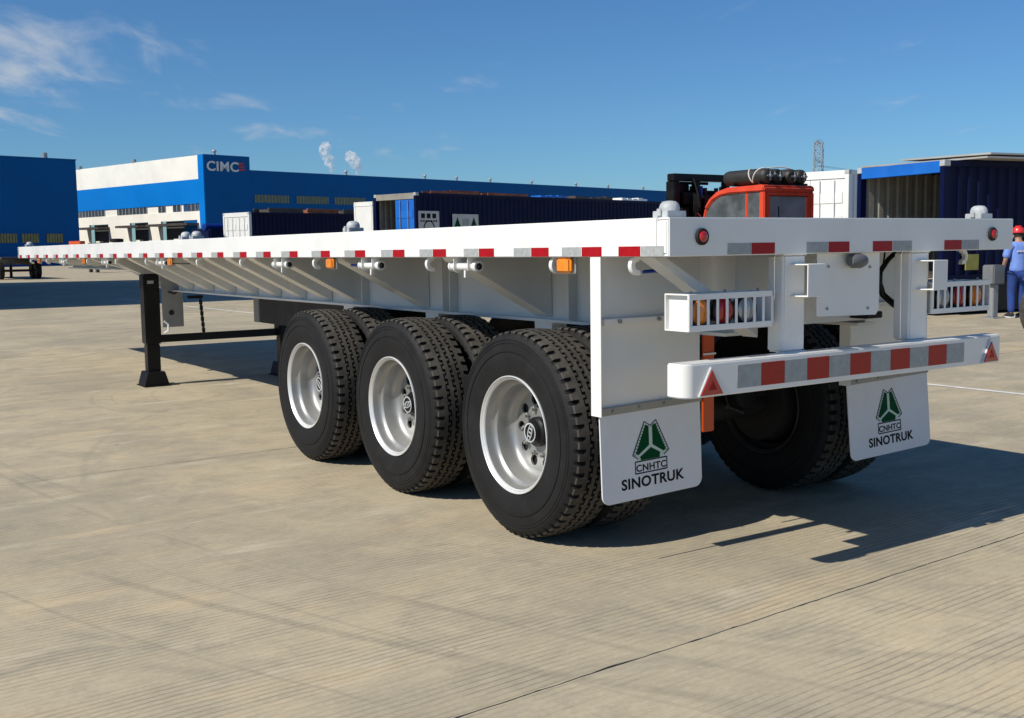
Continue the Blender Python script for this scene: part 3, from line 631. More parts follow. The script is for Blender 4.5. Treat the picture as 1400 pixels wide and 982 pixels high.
def rim_mesh():
    b = MB()
    # bright rolled lip, then the stepped barrel going in to the disc
    b.cm = 1; b.lathe([(.014,.296),(.004,.300),(.0,.305),(.002,.3085),(.010,.3085),(.018,.302),(.02,.296)], n=96)
    b.lathe([(.014,.2955),(.010,.293),(.014,.2885),(.022,.2865)], n=96)
    b.cm = 0; b.lathe([(.022,.2865),(.050,.281),(.066,.277),(.074,.268),(.080,.259),(.092,.2555),(.128,.2525),(.150,.2485),(.165,.240),(.175,.228),(.180,.214)], n=96)
    b.lathe([(.286,.296),(.30,.305),(.29,.308),(.27,.288),(.185,.262)], n=48)
    # disc with ten hand holes
    nh = 10; r0, r1, rc, rh = .125, .2145, .172, .0290
    for h in range(nh):
        t0 = 2*pi*h/nh; t1 = 2*pi*(h+1)/nh; tm = (t0+t1)/2; n = 24; vs = []; fs = []
        for k in range(n):
            a = 2*pi*k/n; ca, sa = cos(a), sin(a); mxx = max(abs(ca), abs(sa)); u, v = ca/mxx, sa/mxx
            r = (r0+r1)/2+u*(r1-r0)/2; th = tm+v*(t1-t0)/2
            def X(r_): return .180+.006*(1-((r_-.125)/.0895))
            vs.append((X(r), r*cos(th), r*sin(th)))
            yy, zz = rc+rh*ca, rh*sa
            py, pz = yy*cos(tm)-zz*sin(tm), yy*sin(tm)+zz*cos(tm); rr = sqrt(py*py+pz*pz)
            vs.append((X(rr), py, pz)); vs.append((X(rr)+.012, py, pz))
        for k in range(n):
            j = (k+1) % n; fs += [(k*3,k*3+1,j*3+1,j*3),(k*3+1,k*3+2,j*3+2,j*3+1)]
        b.add(vs, fs)
    b.lathe([(.186,.125),(.180,.122),(.180,.07)], n=64)
    for k in range(10):
        a = 2*pi*(k+.5)/10; y, z = .1250*cos(a), .1250*sin(a)
        b.cyl((.184,y,z),(.160,y,z),.0145,n=6); b.cyl((.160,y,z),(.150,y,z),.009,n=8)
    return b.mesh('wheel', [SILVER, LIP], smooth=True, recalc=True)
RIM = rim_mesh()
RIM_SHADED = RIM.copy(); RIM_SHADED.materials[0] = DARK; RIM_SHADED.materials[1] = DKSTEEL  # inner rims recoloured dark to stand for the shade they sit in
HUB = MB().lathe([(.182,.080),(.152,.078),(.146,.070),(.142,.062),(.130,.060),(.124,.056),(.1185,.0545),(.117,.0)], n=40).mesh('hub_cap', BLACK, smooth=True)
ring = MB(); n = 30
for (ra, rb, rc_, rd) in ((.052,.052,.044,.044),(.020,.046,.014,.041)):
    vs = []; fs = []
    for k in range(n):
        a = 2*pi*k/n
        for xx, (p_, q_) in ((.1162,(ra,rb)),(.1145,(ra,rb)),(.1145,(rc_,rd)),(.1162,(rc_,rd))): vs.append((xx, p_*cos(a), q_*sin(a)))
    for k in range(n):
        i = k*4; j = ((k+1) % n)*4
        for e in range(4): fs.append((i+e, i+(e+1) % 4, j+(e+1) % 4, j+e))
    ring.add(vs, fs)
ring.box(.1145,.1162,-.010,.010,-.004,.004).box(.1145,.1162,-.012,.012,.018,.026).box(.1145,.1162,-.012,.012,-.026,-.018)
RING = ring.mesh('hub_emblem', GREY)
DRUM = MB().lathe([(.20,.10),(.205,.205),(.22,.21),(.40,.21),(.41,.12)], n=40).mesh('brake_drum', DARK, smooth=True)
DRUM2 = MB().lathe([(.178,.10),(.176,.24),(.06,.235),(.0,.228),(-.03,.22),(-.035,.0)], n=40).mesh('brake_drum', DARK, smooth=True)
def wheel(loc, flip, rot, outer):
    w = link('wheel', RIM if outer else RIM_SHADED, TR, loc); w.rotation_euler = (rot, 0, pi if flip else 0)
    link('tyre', TYRE, w)
    if not outer: link('brake_drum', DRUM2, w)
    if outer: h = link('hub_cap', HUB, w); link('hub_emblem', RING, w); link('brake_drum', DRUM, w)
    return w
for k, wy in enumerate(WY):
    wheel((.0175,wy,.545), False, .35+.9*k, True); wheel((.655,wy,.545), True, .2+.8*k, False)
    wheel((WID-.0175,wy,.545), True, .5+.6*k, True); wheel((WID-.655,wy,.545), False, .1+.5*k, False)

# ------------------------------------------------------------------ containers behind
E1 = Vector((.9707, .2402, 0)); E2 = Vector((-.2402, .9707, 0)); EA = atan2(E1.y, E1.x)
def corr(x0, x1, y, z0, z1, d, pitch=.28, axis='x'):
    b = MB(); pts = []; x = x0
    while x < x1-1e-4:
        for f, dd in ((0,0),(.26,0),(.40,d),(.86,d)):
            if x+f*pitch <= x1: pts.append((x+f*pitch, y+dd))
        x += pitch
    pts.append((x1, y))
    if axis == 'y': pts = [(b_, a) for a, b_ in pts]
    vs = [(p[0], p[1], z0) for p in pts]+[(p[0], p[1], z1) for p in pts]; n_ = len(pts)
    return b.add(vs, [(i, i+1, n_+i+1, n_+i) for i in range(n_-1)])
def container(name, label, loc, length, height, zb, side_mat, post_mat, head_mat, inner, leaf=None, closed=None, group='shipping containers parked behind the trailer', legs=True, rz=None):
    # local: x along the length, y away from camera, open or closed end at x = 0
    t = thing(name, label, 'container', loc, EA if rz is None else rz, group)
    Wd = 2.44; z0, z1 = zb, zb+height; p = .16
    corr(p, length-p, .025, z0+.12, z1-.10, .036).build('side_wall', side_mat, t)
    corr(p, length-p, Wd-.025, z0+.12, z1-.10, -.036).build('side_wall', side_mat, t)
    corr(.10, Wd-.10, length-.06, z0+.12, z1-.10, .036, axis='y').build('end_wall', side_mat, t)
    corr(p, length-p, .075, z0+.16, z1-.10, .03).build('lining', inner, t); corr(p, length-p, Wd-.075, z0+.16, z1-.10, -.03).build('lining', inner, t)
    for x in (0, length-p):
        for y in (0, Wd-.12): box('corner_post', post_mat, t, x, x+p, y, y+.12, z0, z1-.1195, .006)
    for y in (0, Wd-.09): box('bottom_rail', side_mat, t, p+.001, length-p-.001, y, y+.09, z0, z0+.15)
    for y in (.002, Wd-.092): box('top_rail', side_mat, t, p+.001, length-p-.001, y, y+.09, z1-.12, z1-.003)
    box('header', head_mat, t, .006, p-.006, .122, Wd-.122, z1-.24, z1-.004, .006)
    for x in (0, length-p):
        for y in (0, Wd-.13): box('corner_casting', GREY, t, x-.004, x+p+.004, y-.004, y+.134, z1-.119, z1+.006, .008)
    box('roof', inner if False else ROOFG, t, p, length-p, .093, Wd-.093, z1-.05, z1-.02)
    box('floor', DKSTEEL, t, .02, length-.02, .093, Wd-.093, z0+.10, z0+.16)
    def door(y0, y1, x, mat, inner_mat, hinge):
        d = MB().box(x, x+.05, y0, y1, z0+.14, z1-.25).build('door', mat, t, bevel=.006)
        for zz in (.22, .5, .78):
            zc = z0+.14+(height-.39)*zz; MB().box(x-.018, x-.0005, y0+.07, y1-.07, zc-.16, zc+.16).build('door_panel', inner_mat, d, bevel=.012)
        for yy in (y0+(y1-y0)*.3, y0+(y1-y0)*.72): MB().cyl((x-.04, yy, z0+.16),(x-.04, yy, z1-.27),.017,n=8).build('lock_rod', GALV if mat != WHITE else WHITE, d)
        return d
    if closed == 'near': door(.125, 1.215, .03, BLUEC, BLUEC, 0)
    if closed == 'both': door(.125, 1.215, .03, WHITE, WHITE, 0); door(1.225, 2.315, .03, WHITE, WHITE, 0)
    if leaf: 
        d = MB().box(-.06, -.012, Wd+.03, Wd+1.18, z0+.14, z1-.25).build('door', leaf, t, bevel=.006)
        box('door_frame', leaf, d, -.075, -.0605, Wd+.03, Wd+1.18, z1-.42, z1-.38); box('door_frame', leaf, d, -.075, -.0605, Wd+.10, Wd+.16, z0+.14, z1-.25)
        box('door_frame', leaf, d, -.075, -.0605, Wd+1.06, Wd+1.12, z0+.14, z1-.25)
    if legs:
        for x in (1.2, length-1.6):
            for y in (.15, Wd-.45): MB().box(x, x+.3, y, y+.3, .0, z0-.001).box(x-.12, x+.42, y-.1, y+.4, .0, .03).build('support_stand', GALV, t, bevel=.01)
    return t
cmid = container('shipping_container', 'long dark blue container with one blue door shut and two notices on its side', (17.65,33.78,0), 16.9, 2.93, .75, NAVY, NAVY, CINT, CINT, leaf=WHITE, closed='near')
# notices on its side
for x0_, x1_, z0_, z1_, lines in ((.10,1.22,2.10,2.98,0),(1.95,3.45,2.05,2.88,1)):
    nb = box('notice_board', pmat('notice_grey'+str(lines), (.50,.51,.50), .5, var=.08), cmid, x0_, x1_, -.025, -.012, z0_, z1_, .004)
    xm = (x0_+x1_)/2; w = x1_-x0_
    if lines == 0:
        for k in range(3): box('notice_mark', INK, nb, x0_+.14+k*.30, x0_+.34+k*.30, -.031, -.0255, z1_-.28, z1_-.10)
        for k in range(7): box('notice_mark', INK, nb, x0_+.10+k*.135, x0_+.19+k*.135, -.031, -.0255, z1_-.42, z1_-.36)
        MB().lathe([(-.031,.30),(-.0255,.30),(-.0255,.25),(-.031,.25),(-.031,.30)], axis='y', c=(xm,0,z0_+.22), n=24).build('notice_mark', INK, nb)
    else:
        for cx in (x0_+.28, x1_-.28):
            MB().prism([(cx-.19,z1_-.52),(cx+.19,z1_-.52),(cx,z1_-.12)], 'y', -.031, -.0255).build('notice_mark', GREEN, nb)
        box('notice_mark', MULL, nb, xm-.2, xm+.2, -.031, -.0255, z1_-.45, z1_-.18)
        for k in range(5): box('notice_mark', MULL, nb, x0_+.12+k*.26, x0_+.30+k*.26, -.031, -.0255, z0_+.08, z0_+.20)
t = thing('scrap_steel', 'rusty orange steel offcuts lying on the long dark blue container', 'scrap', (17.65,33.78,3.69), EA)
for (x, y, l, w_, h, mt, a) in ((1.1,.3,2.6,.5,.10,RUST,.03),(2.6,.7,1.6,.4,.17,RUST,-.05),(4.6,.5,2.6,.4,.12,RUST,.02),(3.0,1.4,3,.3,.2,DKSTEEL,.0)):
    o = MB().box(0,l,0,w_,0,.02).box(0,l,0,.03,.0201,h).box(0,l,w_-.03,w_,.0201,h).build('steel_channel', mt, t); o.location = (x,y,0.002); o.rotation_euler = (0,0,a)
for (x, l, mt, nm, lab, cat) in ((8.2,1.9,BLUEC,'folded_tarpaulin','folded bright blue sheet on the long dark blue container','sheet'),(10.6,2.9,DKSTEEL,'steel_bundle','dark steel bundle on the far half of the long container','steel'),(14.2,2.2,WHITE,'white_profile','row of pale profiles on the far end of the long container','profile')):
    b = MB()
    for k in range(5): b.box(k*l/5+.02, (k+1)*l/5-.02, random.uniform(0,.1), .7, 0, .14+random.uniform(-.03,.05))
    o = b.build(nm, mt, None, bevel=.02); o.location = Vector((17.65,33.78,3.69))+E1*x+E2*.6; o.rotation_euler = (0,0,EA); tag(o, lab, cat)
cright = container('shipping_container', 'open ended dark blue container at the right with a bright blue header', (16.35,9.94,0), 12.19, 2.44, .68, NAVY, NAVY, BLUEC, CINT, legs=False, rz=-.1536)
box('chassis_shade_block', BLACK, cright, .1, 12.0, .25, 2.2, .05, .66); box('side_plate', LIMEC, cright, .62, .98, -.03, -.002, .92, 1.24, .004)  # solid black block for both the chassis and the shadow under the container
P_ = Vector((23.19,14.74,0))+E2*2.78+E1*.35
container('shipping_container', 'white container beside the open blue one behind the red cab', tuple(P_), 12.19, 2.86, .75, WHITE, WHITE, WHITE, CINT, closed='both')
P_ = Vector((18.15,52.83,0))
cw = container('shipping_container', 'navy container with white ribbed end doors seen beyond the trailer deck', tuple(P_), 12.19, 2.85, .75, NAVY, WHITE, WHITE, CINT, closed='both')
for k in range(4):
    P2 = P_+E1*(1.6+2.6*k)+E2*.4
    b = MB(); L_ = 2.3
    for yy in (0, 1.4): b.box(0,L_,yy,yy+.12,.0,.05).box(0,L_,yy+.05,yy+.07,.0501,.20).box(0,L_,yy,yy+.12,.2001,.25)
    for xx in (.3,1.2,2.0): b.box(xx,xx+.1,.121,1.399,.03,.2)
    o = b.build('steel_pallet', [DKSTEEL,RUST][k % 2], None); o.location = P2+Vector((0,0,3.608+.0)); o.rotation_euler = (0,0,EA+random.uniform(-.05,.05))
    tag(o, ['dark welded steel pallet on the navy container nearest its white doors','rusty welded steel pallet, second on the navy container','dark welded steel pallet, third on the navy container','rusty welded steel pallet farthest along the navy container'][k], 'steel pallet', 'steel pallets on the navy container')
# sheets on the right-hand container, control stand in front
t = thing('roof_sheets', 'grey metal sheets lying on top of the dark blue container at right', 'metal sheet', (16.35,9.94,0), -.1536)
for k, (x0_, x1_, z, a_) in enumerate(((.55,7.5,3.128,.012),(2.2,11.8,3.19,-.004),(1.1,6,3.245,.0))):
    MB().prism([(-.55+.2*k,z),(2.9-.3*k,z+.05),(2.9-.3*k,z+.085),(-.55+.2*k,z+.035)], 'x', x0_, x1_).build('sheet', ROOFG, t)
t = thing('control_stand', 'grey control box on a steel column beside the workman', 'stand', (16.67,9.02,0), -.15)
MB().box(-.07,.07,-.07,.07,.02,.66).build('column', GALV, t, bevel=.01); MB().box(-.17,.17,-.17,.17,0,.02).build('base_plate', GALV, t); MB().box(-.16,.16,-.14,.14,.661,1.04).build('control_box', pmat('box_grey',(.16,.17,.18),.5), t, bevel=.02)
# ------------------------------------------------------------------ forklift with red cab
FK = thing('forklift', 'red cabbed forklift with black gas cylinders strapped on its roof', 'forklift', (15.41,13.83,0), 0)
cw_, cl, zr = 1.66, 1.95, 2.84
GLS = bpy.data.materials.new('cab_glass'); GLS.use_nodes = True; b_ = GLS.node_tree.nodes['Principled BSDF']; b_.inputs['Base Color'].default_value = (.75,.80,.80,1); b_.inputs['Roughness'].default_value = .03; b_.inputs['Transmission Weight'].default_value = 1; b_.inputs['IOR'].default_value = 1.1
TGL = bpy.data.materials.new('tinted_cab_glass'); TGL.use_nodes = True; b_ = TGL.node_tree.nodes['Principled BSDF']; b_.inputs['Base Color'].default_value = (.30,.34,.33,1); b_.inputs['Roughness'].default_value = .03; b_.inputs['Transmission Weight'].default_value = 1; b_.inputs['IOR'].default_value = 1.45
SGL = pmat('pale_side_glass', (.13,.145,.15), .10, metal=.3, var=.35, scale=2.2, coat=.5)  # opaque glass, its colour paled to suggest reflections
# cab shell seen from the side as a frame: pillars, roof, panels
def strip(pts, wx0, wx1, name, mat=REDCAB, bev=.02): return MB().prism(pts, 'x', wx0, wx1).build(name, mat, FK, bevel=bev)
roofp = [(0,zr-.16),(0,zr-.05),(.05,zr),(1.15,zr-.02),(1.5,zr-.10),(1.75,zr-.26),(1.9,zr-.46),(1.82,zr-.50),(1.62,zr-.30),(1.38,zr-.20),(1.1,zr-.16)]
strip(roofp, -.02, cw_+.02, 'cab_roof', REDCAB, .03)
for x in (0, cw_-.09):
    strip([(-.0,1.1),(.16,1.1),(.16,zr-.161),(0,zr-.161)], x, x+.09, 'rear_pillar')
    strip([(.52,1.1),(.60,1.1),(.60,zr-.165),(.52,zr-.165)], x+.01, x+.08, 'door_pillar')
    strip([(1.84,zr-.501),(1.905,zr-.47),(2.10,1.7),(2.10,1.1),(2.0,1.1),(2.0,1.68)], x+.01, x+.08, 'front_pillar')
    strip([(.161,1.1),(1.999,1.1),(1.999,1.5),(.161,1.5)], x+.012, x+.07, 'door_panel')
    strip([(.17,1.501),(.515,1.501),(.515,zr-.17),(.17,zr-.17)], x+.03, x+.045, 'quarter_glass', SGL, 0)
    strip([(.605,1.501),(2.0,1.501),(2.01,1.66),(1.83,zr-.52),(1.62,zr-.32),(1.38,zr-.21),(.605,zr-.172)], x+.03, x+.045, 'door_glass', SGL, 0)
box('rear_panel', REDCAB, FK, .09, cw_-.09, .02, .09, 1.1, 1.55, .02); box('rear_header', REDCAB, FK, .09, cw_-.09, .015, .10, zr-.25, zr-.161, .02)
for x0_, x1_ in ((.091,.22),(cw_-.22,cw_-.091)): box('rear_panel', REDCAB, FK, x0_, x1_, .022, .088, 1.551, zr-.251, .01)
RGL = pmat('reflecting_cab_glass', (.52,.60,.66), .10, metal=.6, var=.2, scale=1.5)
box('rear_glass', RGL, FK, .221, cw_-.221, .05, .056, 1.551, zr-.251)
box('window_bar', DKSTEEL, FK, 1.10, 1.17, .058, .08, 1.551, zr-.251)
strip([(2.03,1.7),(1.87,zr-.5),(1.875,zr-.5),(2.036,1.7)], .09, cw_-.09, 'windscreen', GLS, 0)
MB().prism([(-.75,.35),(-.75,1.0),(-.6,1.18),(.0,1.2),(.0,1.099),(2.3,1.099),(2.3,.35)], 'x', .0, cw_).build('body', REDCAB, FK, bevel=.05)
for zz in (1.62, 2.05): MB().box(-.004,.0115,.64,.76,zz-.12,zz-.09).build('door_hinge', DKSTEEL, FK)
box('cab_seal', BLACK, FK, .20, cw_-.20, .012, .0195, zr-.262, zr-.248); box('wiper', BLACK, FK, .5, .52, .03, .045, 1.75, 2.35)
box('seat', BLACK, FK, .55, 1.1, .5, 1.0, 1.1, 1.55, .05); box('seat_back', BLACK, FK, .55, 1.1, .42, .5, 1.3, 1.95, .04)
MB().tube([(1.25+.0,1.5,1.75)]+[(.83+.2*cos(a), 1.5-.06*sin(a), 1.75+.17*sin(a)) for a in [2*pi*k/16 for k in range(17)]][1:], .016, 6).build('steering_wheel', BLACK, FK)
for y, r in ((.1,.42),(2.0,.55)):
    for x in (-.05, cw_-.25): 
        w_ = MB().lathe([(0,.0),(0,r*.55),(.02,r*.58),(.0,r*.62),(.0,r*.9),(.04,r),(.26,r),(.30,r*.9),(.30,.0)], c=(x,y,r), n=32).build('tyre', RUBBER, FK, smooth=True)
# mast ahead of the cab
mst = MB()
for x in (.25, 1.25): mst.box(x,x+.16,2.45,2.62,.25,3.05).box(x+.05,x+.12,2.63,2.74,.25,2.95)
mst.box(-.5,1.46,2.40,2.66,3.051,3.22).box(.25,1.41,2.5,2.6,2.2,2.32).box(.25,1.41,2.5,2.6,.6,.75); mst.build('mast', BLACK, FK, bevel=.015)
for x in (.62, 1.0): MB().cyl((x,2.52,.4),(x,2.52,2.9),.055,n=14).build('lift_cylinder', DARK, FK)
MB().cyl((.46,2.5,2.35),(.46,2.5,2.9),.05,n=14).cyl((.46,2.5,2.9),(.46,2.5,2.94),.055,n=14).build('oil_reservoir', BLUEH, FK)
MB().box(-.30,.24,2.66,2.70,1.0,2.98).box(-.10,1.2,2.70,2.74,1.0,2.85).box(-.15,.3,2.45,2.62,2.5,2.78).box(.1,.2,2.2,2.4,2.3,2.75).box(-.25,.9,2.67,2.72,2.981,3.05).box(.3,.75,2.2,2.38,2.0,2.7).box(-.28,-.05,2.35,2.44,1.9,2.4).build('load_guard', BLACK, FK, bevel=.015)
MB().box(-.35,1.95,2.78,2.86,.75,.95).box(-.35,1.95,2.78,2.86,1.35,1.5).box(-.35,-.2,2.86,2.9,.5,1.6).box(-.46,-.26,2.45,2.75,1.5,3.05).build('carriage', BLACK, FK, bevel=.02)
for x in (.2,1.2): MB().prism([(2.9,.95),(2.9,.10),(4.1,.10),(4.1,.13),(2.96,.16),(2.96,.95)], 'x', x, x+.14).build('fork', DKSTEEL, FK, bevel=.01)
MB().tube([(.1,2.4,3.1),(-.05,2.2,3.05),(-.12,2.0,2.75),(-.1,1.95,2.4)], .022, 8).tube([(.2,2.42,3.0),(.05,2.15,2.9),(0,2.0,2.6)], .02, 8).build('hydraulic_hose', BLACK, FK, smooth=True)
mi_ = MB().box(-.22,-.12,1.98,2.05,2.12,2.45); mi_.build('wing_mirror', BLACK, FK, bevel=.03)
MB().tube([(-.12,2.02,2.28),(.0,2.03,2.2),(.04,2.02,2.0)], .014, 6).build('mirror_arm', REDCAB, FK)
# cylinders on the roof
cx_ = [.20, .58, .98, 1.36]
gcl = MB().lathe([(0,.0),(0,.06),(.02,.13),(.06,.165),(.12,.175),(1.22,.175),(1.29,.16),(1.33,.12),(1.35,.05),(1.40,.03),(1.40,0)], axis='y', n=26).mesh('gas_cylinder', TANK, smooth=True)
vl = MB().cyl((0,-.06,0),(0,-.001,0),.035,n=10).box(-.10,.10,-.035,-.015,-.012,.012).box(-.012,.012,-.035,-.015,-.10,.10).mesh('valve', GALV)
for k, x in enumerate(cx_):
    o = link('gas_cylinder', gcl, FK, (x,.03+[0,.05,-.02,.03][k],zr+.195)); link('valve', vl, o)
o = link('gas_cylinder', gcl, FK, (.42,.10,zr+.24)); o.scale = (.55,.9,.55); link('valve', vl, o)
box('roof_rack', BLACK, FK, .02, 1.6, .15, .22, zr+.001, zr+.05); box('roof_rack', BLACK, FK, .02, 1.6, .95, 1.02, zr+.001, zr+.05)
STRAP = pmat('white_strap', (.62,.56,.52), .8)
for ya, yb in ((.62,.42),(.22,.42)):
    b = MB(); pts = [(cx_[0]+.178*cos(a), ya+(yb-ya)*k/10, zr+.195+.178*sin(a)) for k, a in enumerate([radians(80+ (150)*i/10) for i in range(11)])]
    b.tube(pts, .016, 6); b.build('tie_strap', STRAP, FK, smooth=True)
MB().tube([(cx_[0]+.05,.15,zr+.37),(.6,.05,zr+.40),(.85,.0,zr+.36)], .014, 6).build('tie_strap', STRAP, FK, smooth=True)

# ------------------------------------------------------------------ large halls
HALL = thing('factory_hall', 'huge blue and cream factory hall with a lettered corner tower', 'building', (50.94,157.13,0), EA)
# local x = E1 (shaded side), local y = E2 (sunlit front)
def hb(name, mat, x0, x1, y0, y1, z0, z1, par=None): return box(name, mat, par or HALL, x0, x1, y0, y1, z0, z1)
hb('side_wall', BLU_SHADED, .3, 170, 0, .4, 0, 13.9); hb('corner_tower', BLU_SHADED, 0, 7.9, -.15, 6.0, 0, 15.9)
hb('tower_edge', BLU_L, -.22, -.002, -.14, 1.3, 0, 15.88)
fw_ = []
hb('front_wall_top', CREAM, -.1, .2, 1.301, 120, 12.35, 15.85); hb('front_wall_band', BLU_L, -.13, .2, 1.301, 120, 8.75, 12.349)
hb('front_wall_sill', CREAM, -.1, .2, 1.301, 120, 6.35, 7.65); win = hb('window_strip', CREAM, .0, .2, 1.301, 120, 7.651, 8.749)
hb('roof', ROOFG, .41, 170, .41, 110, 13.2, 13.5); hb('front_parapet', ROOFG, .201, 7, 6.001, 119, 15.0, 15.6)
y = 3
gl_me = {}
for (y0, y1) in ((2.6,4.6),(6.6,9.0),(11,13.2),(16.5,26),(30,45),(49,60),(64,75)):
    gw = hb('window', GLASSB, -.05, -.001, y0, y1, 7.72, 8.70)
    k = y0
    while k < y1-.2: hb('mullion', MULL, -.09, -.051, k, k+.14, 7.72, 8.70, gw); k += 1.1
bays = ((2.2,12.5),(16.3,22),(29,35.5),(46,53),(66,76)); prev = 1.3
for y0, y1 in bays:
    hb('front_wall', CREAM, -.1, .2, prev+.001, y0, 0, 6.349); prev = y1
    hb('dark_bay_panel', pmat('dock_shade%d' % int(y0), (.06,.062,.06), .6), .8, .9, y0, y1, 0, 6.34); hb('dock_canopy', DKSTEEL, -2.2, .15, y0-.4, y1+.9, 5.55, 5.9)  # dark panel painted in for the shaded depth of the dock opening
    hb('dock_pier', CREAM, -.35, .25, y0+(y1-y0)*.42, y0+(y1-y0)*.62, 0, 3.6)
hb('front_wall', CREAM, -.1, .2, prev+.001, 120, 0, 6.349)
for x0, x1 in ((8.7,15.1),(16.6,22.9),(24.3,30.8),(33,39),(41,47)):
    gw = hb('window', GLASSB, x0, x1, -.05, -.001, 9.0, 10.2); k = x0
    while k < x1: hb('mullion', GLAZE, k, k+.16, -.09, -.051, 9.0, 10.2, gw); k += .62
hb('side_door', ROOFG, 24.5, 34, -.06, -.001, 4.6, 7.6)
for x in (2.0,27,45,53,62,74,88,99,112,125,140): 
    z = 15.9 if x < 7 else 13.9
    MB().cyl((x,.2,z),(x,.2,z+.5),.22,n=10).cyl((x,.2,z+.5),(x,.2,z+.75),.38,.2,n=10).build('roof_vent', GALV, HALL)
for y in (20,38,55,70): MB().cyl((.1,y,15.85),(.1,y,16.4),.3,n=10).build('roof_vent', GALV, HALL)
text('sign_lettering', 'CIMC', 1.98, pmat('sign_white',(.62,.66,.70),.4), HALL, (3.10,-.21,13.55), .045, 1.12, .04)
for k in range(3): MB().prism([(5.85+.0*k,13.72+.45*k),(6.9-.12*k,13.72+.45*k),(7.15-.12*k,14.02+.45*k),(5.95,14.02+.45*k)], 'y', -.21, -.155).build('sign_mark', pmat('sign_red%d' % k,(.34,.035,.05),.4), HALL)
H2 = thing('blue_hall', 'plain shaded blue hall at the left edge with yellowed windows low down', 'building', (32.65,155.95,0), EA)
box('wall', BLU_SHADED, H2, -60, 0, 0, 70, 0, 14.3); box('roof_edge', BLU_SHADED, H2, -60.1, .1, -.1, 70, 14.301, 14.45)
for x0, x1 in ((-4.7,-2.4),(-8.05,-5.65),(-11.2,-8.65),(-14.5,-12.1)):
    gw = box('window', GLAZE, H2, x0, x1, -.06, -.001, 3.1, 4.3); k = x0
    while k < x1: box('mullion', DKSTEEL, gw, k, k+.08, -.09, -.061, 3.1, 4.3); k += .38
MB().cyl((-3.8,1,14.45),(-3.8,1,15.2),.35,n=10).build('roof_vent', GALV, H2)
# off to the left: the shed whose shadow crosses the yard
ua = atan2(-.31, .95)
SH = thing('side_shed', 'blue shed beyond the left edge whose shadow lies across the yard', 'building', (-4,29.7,0), ua)
box('wall', BLU_SHADED, SH, -40, 0, 0, 30, 0, 14.6); box('roof', ROOFG, SH, -40.2, .15, -.15, 30.15, 14.601, 15.0)
# far trailers and chassis between
def parked_trailer(name, label, loc, rz, bed, group, n_ax=2, L_=11.0, zbed=1.25):
    t = thing(name, label, 'trailer', loc, rz, group)
    for x in (.0, 1.0): box('chassis_beam', bed, t, .75+x*.9, .87+x*.9, .0, L_, zbed-.35, zbed)
    box('bed', bed, t, .03, 2.47, 0, L_, zbed+.001, zbed+.12, .01)
    for k in range(n_ax):
        y = 1.2+1.35*k
        MB().cyl((.3,y,.53),(2.2,y,.53),.07,n=12).build('axle', DARK, t)
        for x, fl in ((.02,0),(2.48,1)):
            w = link('wheel', RIM, t, (x,y,.545)); w.rotation_euler = (k*.7,0,pi*fl); ty = link('tyre', FTY, w)
    for x in (.5,2.0): MB().box(x-.08,x+.08,L_-3.3,L_-3.14,.05,zbed-.001).box(x-.14,x+.14,L_-3.4,L_-3.04,.0,.05).build('landing_leg', BLACK, t)
    return t
FTY = MB().lathe([(.02,.296),(0,.33),(-.004,.42),(.004,.49),(.03,.537),(.15,.545),(.27,.537),(.30,.49),(.30,.33),(.28,.296)], n=40).mesh('tyre', RUBBER, smooth=True)
parked_trailer('parked_trailer', 'dark flatbed trailer with pale wheel rims beyond the front end at far left', (8.6,69.5,0), .02, DKSTEEL, 'trailers parked far behind')
parked_trailer('parked_trailer', 'dark long trailer side on before the yellowed windows at far left', (22.5,112,0), EA-pi/2, DKSTEEL, 'trailers parked far behind', 3, 12.0, 1.35)
parked_trailer('parked_trailer', 'white trailer side on before the gap between the two halls', (29.0,107.0,0), EA-pi/2, WHITE, 'trailers parked far behind', 3, 12.0, 1.25)
parked_trailer('parked_trailer', 'dark low trailer standing behind the landing leg in the distance', (21.5,76,0), -.35, DKSTEEL, 'trailers parked far behind', 2, 9.0)
ST = thing('chassis_stack', 'stack of dark trailer chassis with an orange end beam before the docks', 'chassis', (17.9,89.0,0), EA)
for k in range(3):
    z = 1.25+k*.42
    for y in (0,1.1): box('chassis_beam', DKSTEEL, ST, 0+.5*k, 9+.5*k, y, y+.16, z, z+.30)
    for x in (1.5,4.5,7.5): box('crossmember', DKSTEEL, ST, x+.5*k, x+.5*k+.15, .161, 1.099, z+.05, z+.25)
box('end_beam', ORANGE, ST, -.45, -.001, -.3, 1.6, 1.75, 2.55, .03)
for x in (1,8): 
    for y in (.0,1.1): box('trestle', DKSTEEL, ST, x, x+.25, y, y+.2, 0, 1.249)
for (px_, py_, lab, mt) in ((27.3,94.0,'dark chassis stack nearer the lettered tower, before the docks',DKSTEEL),(33.5,95.0,'rusty chassis stack under the lettered corner tower',RUST)):
    S2 = thing('chassis_stack', lab, 'chassis', (px_,py_,0), EA, 'stacked chassis before the docks')
    for k in range(4):
        z = 1.1+k*.46
        for y in (0,1.1): box('chassis_beam', mt if k % 2 else DKSTEEL, S2, .35*k, 6+.35*k, y, y+.16, z, z+.32)
        for x in (1.0,3.2,5.3): box('crossmember', DKSTEEL, S2, x+.35*k, x+.35*k+.15, .161, 1.099, z+.05, z+.25)
    for x in (1.5,5): 
        for y in (.0,1.1): box('trestle', DKSTEEL, S2, x, x+.25, y, y+.2, 0, 1.099)
tag(ST, group='stacked chassis before the docks')
o = MB().lathe([(-.16,.0),(-.16,.33),(-.12,.53),(.12,.53),(.16,.33),(.16,0)], axis='z', n=30).build('spare_tyre', RUBBER, None, smooth=True); o.location = Vector((17.9,89.0,2.58))+E1*3.2+E2*.6; tag(o, 'black tyre lying flat on the chassis stack before the docks', 'tyre')
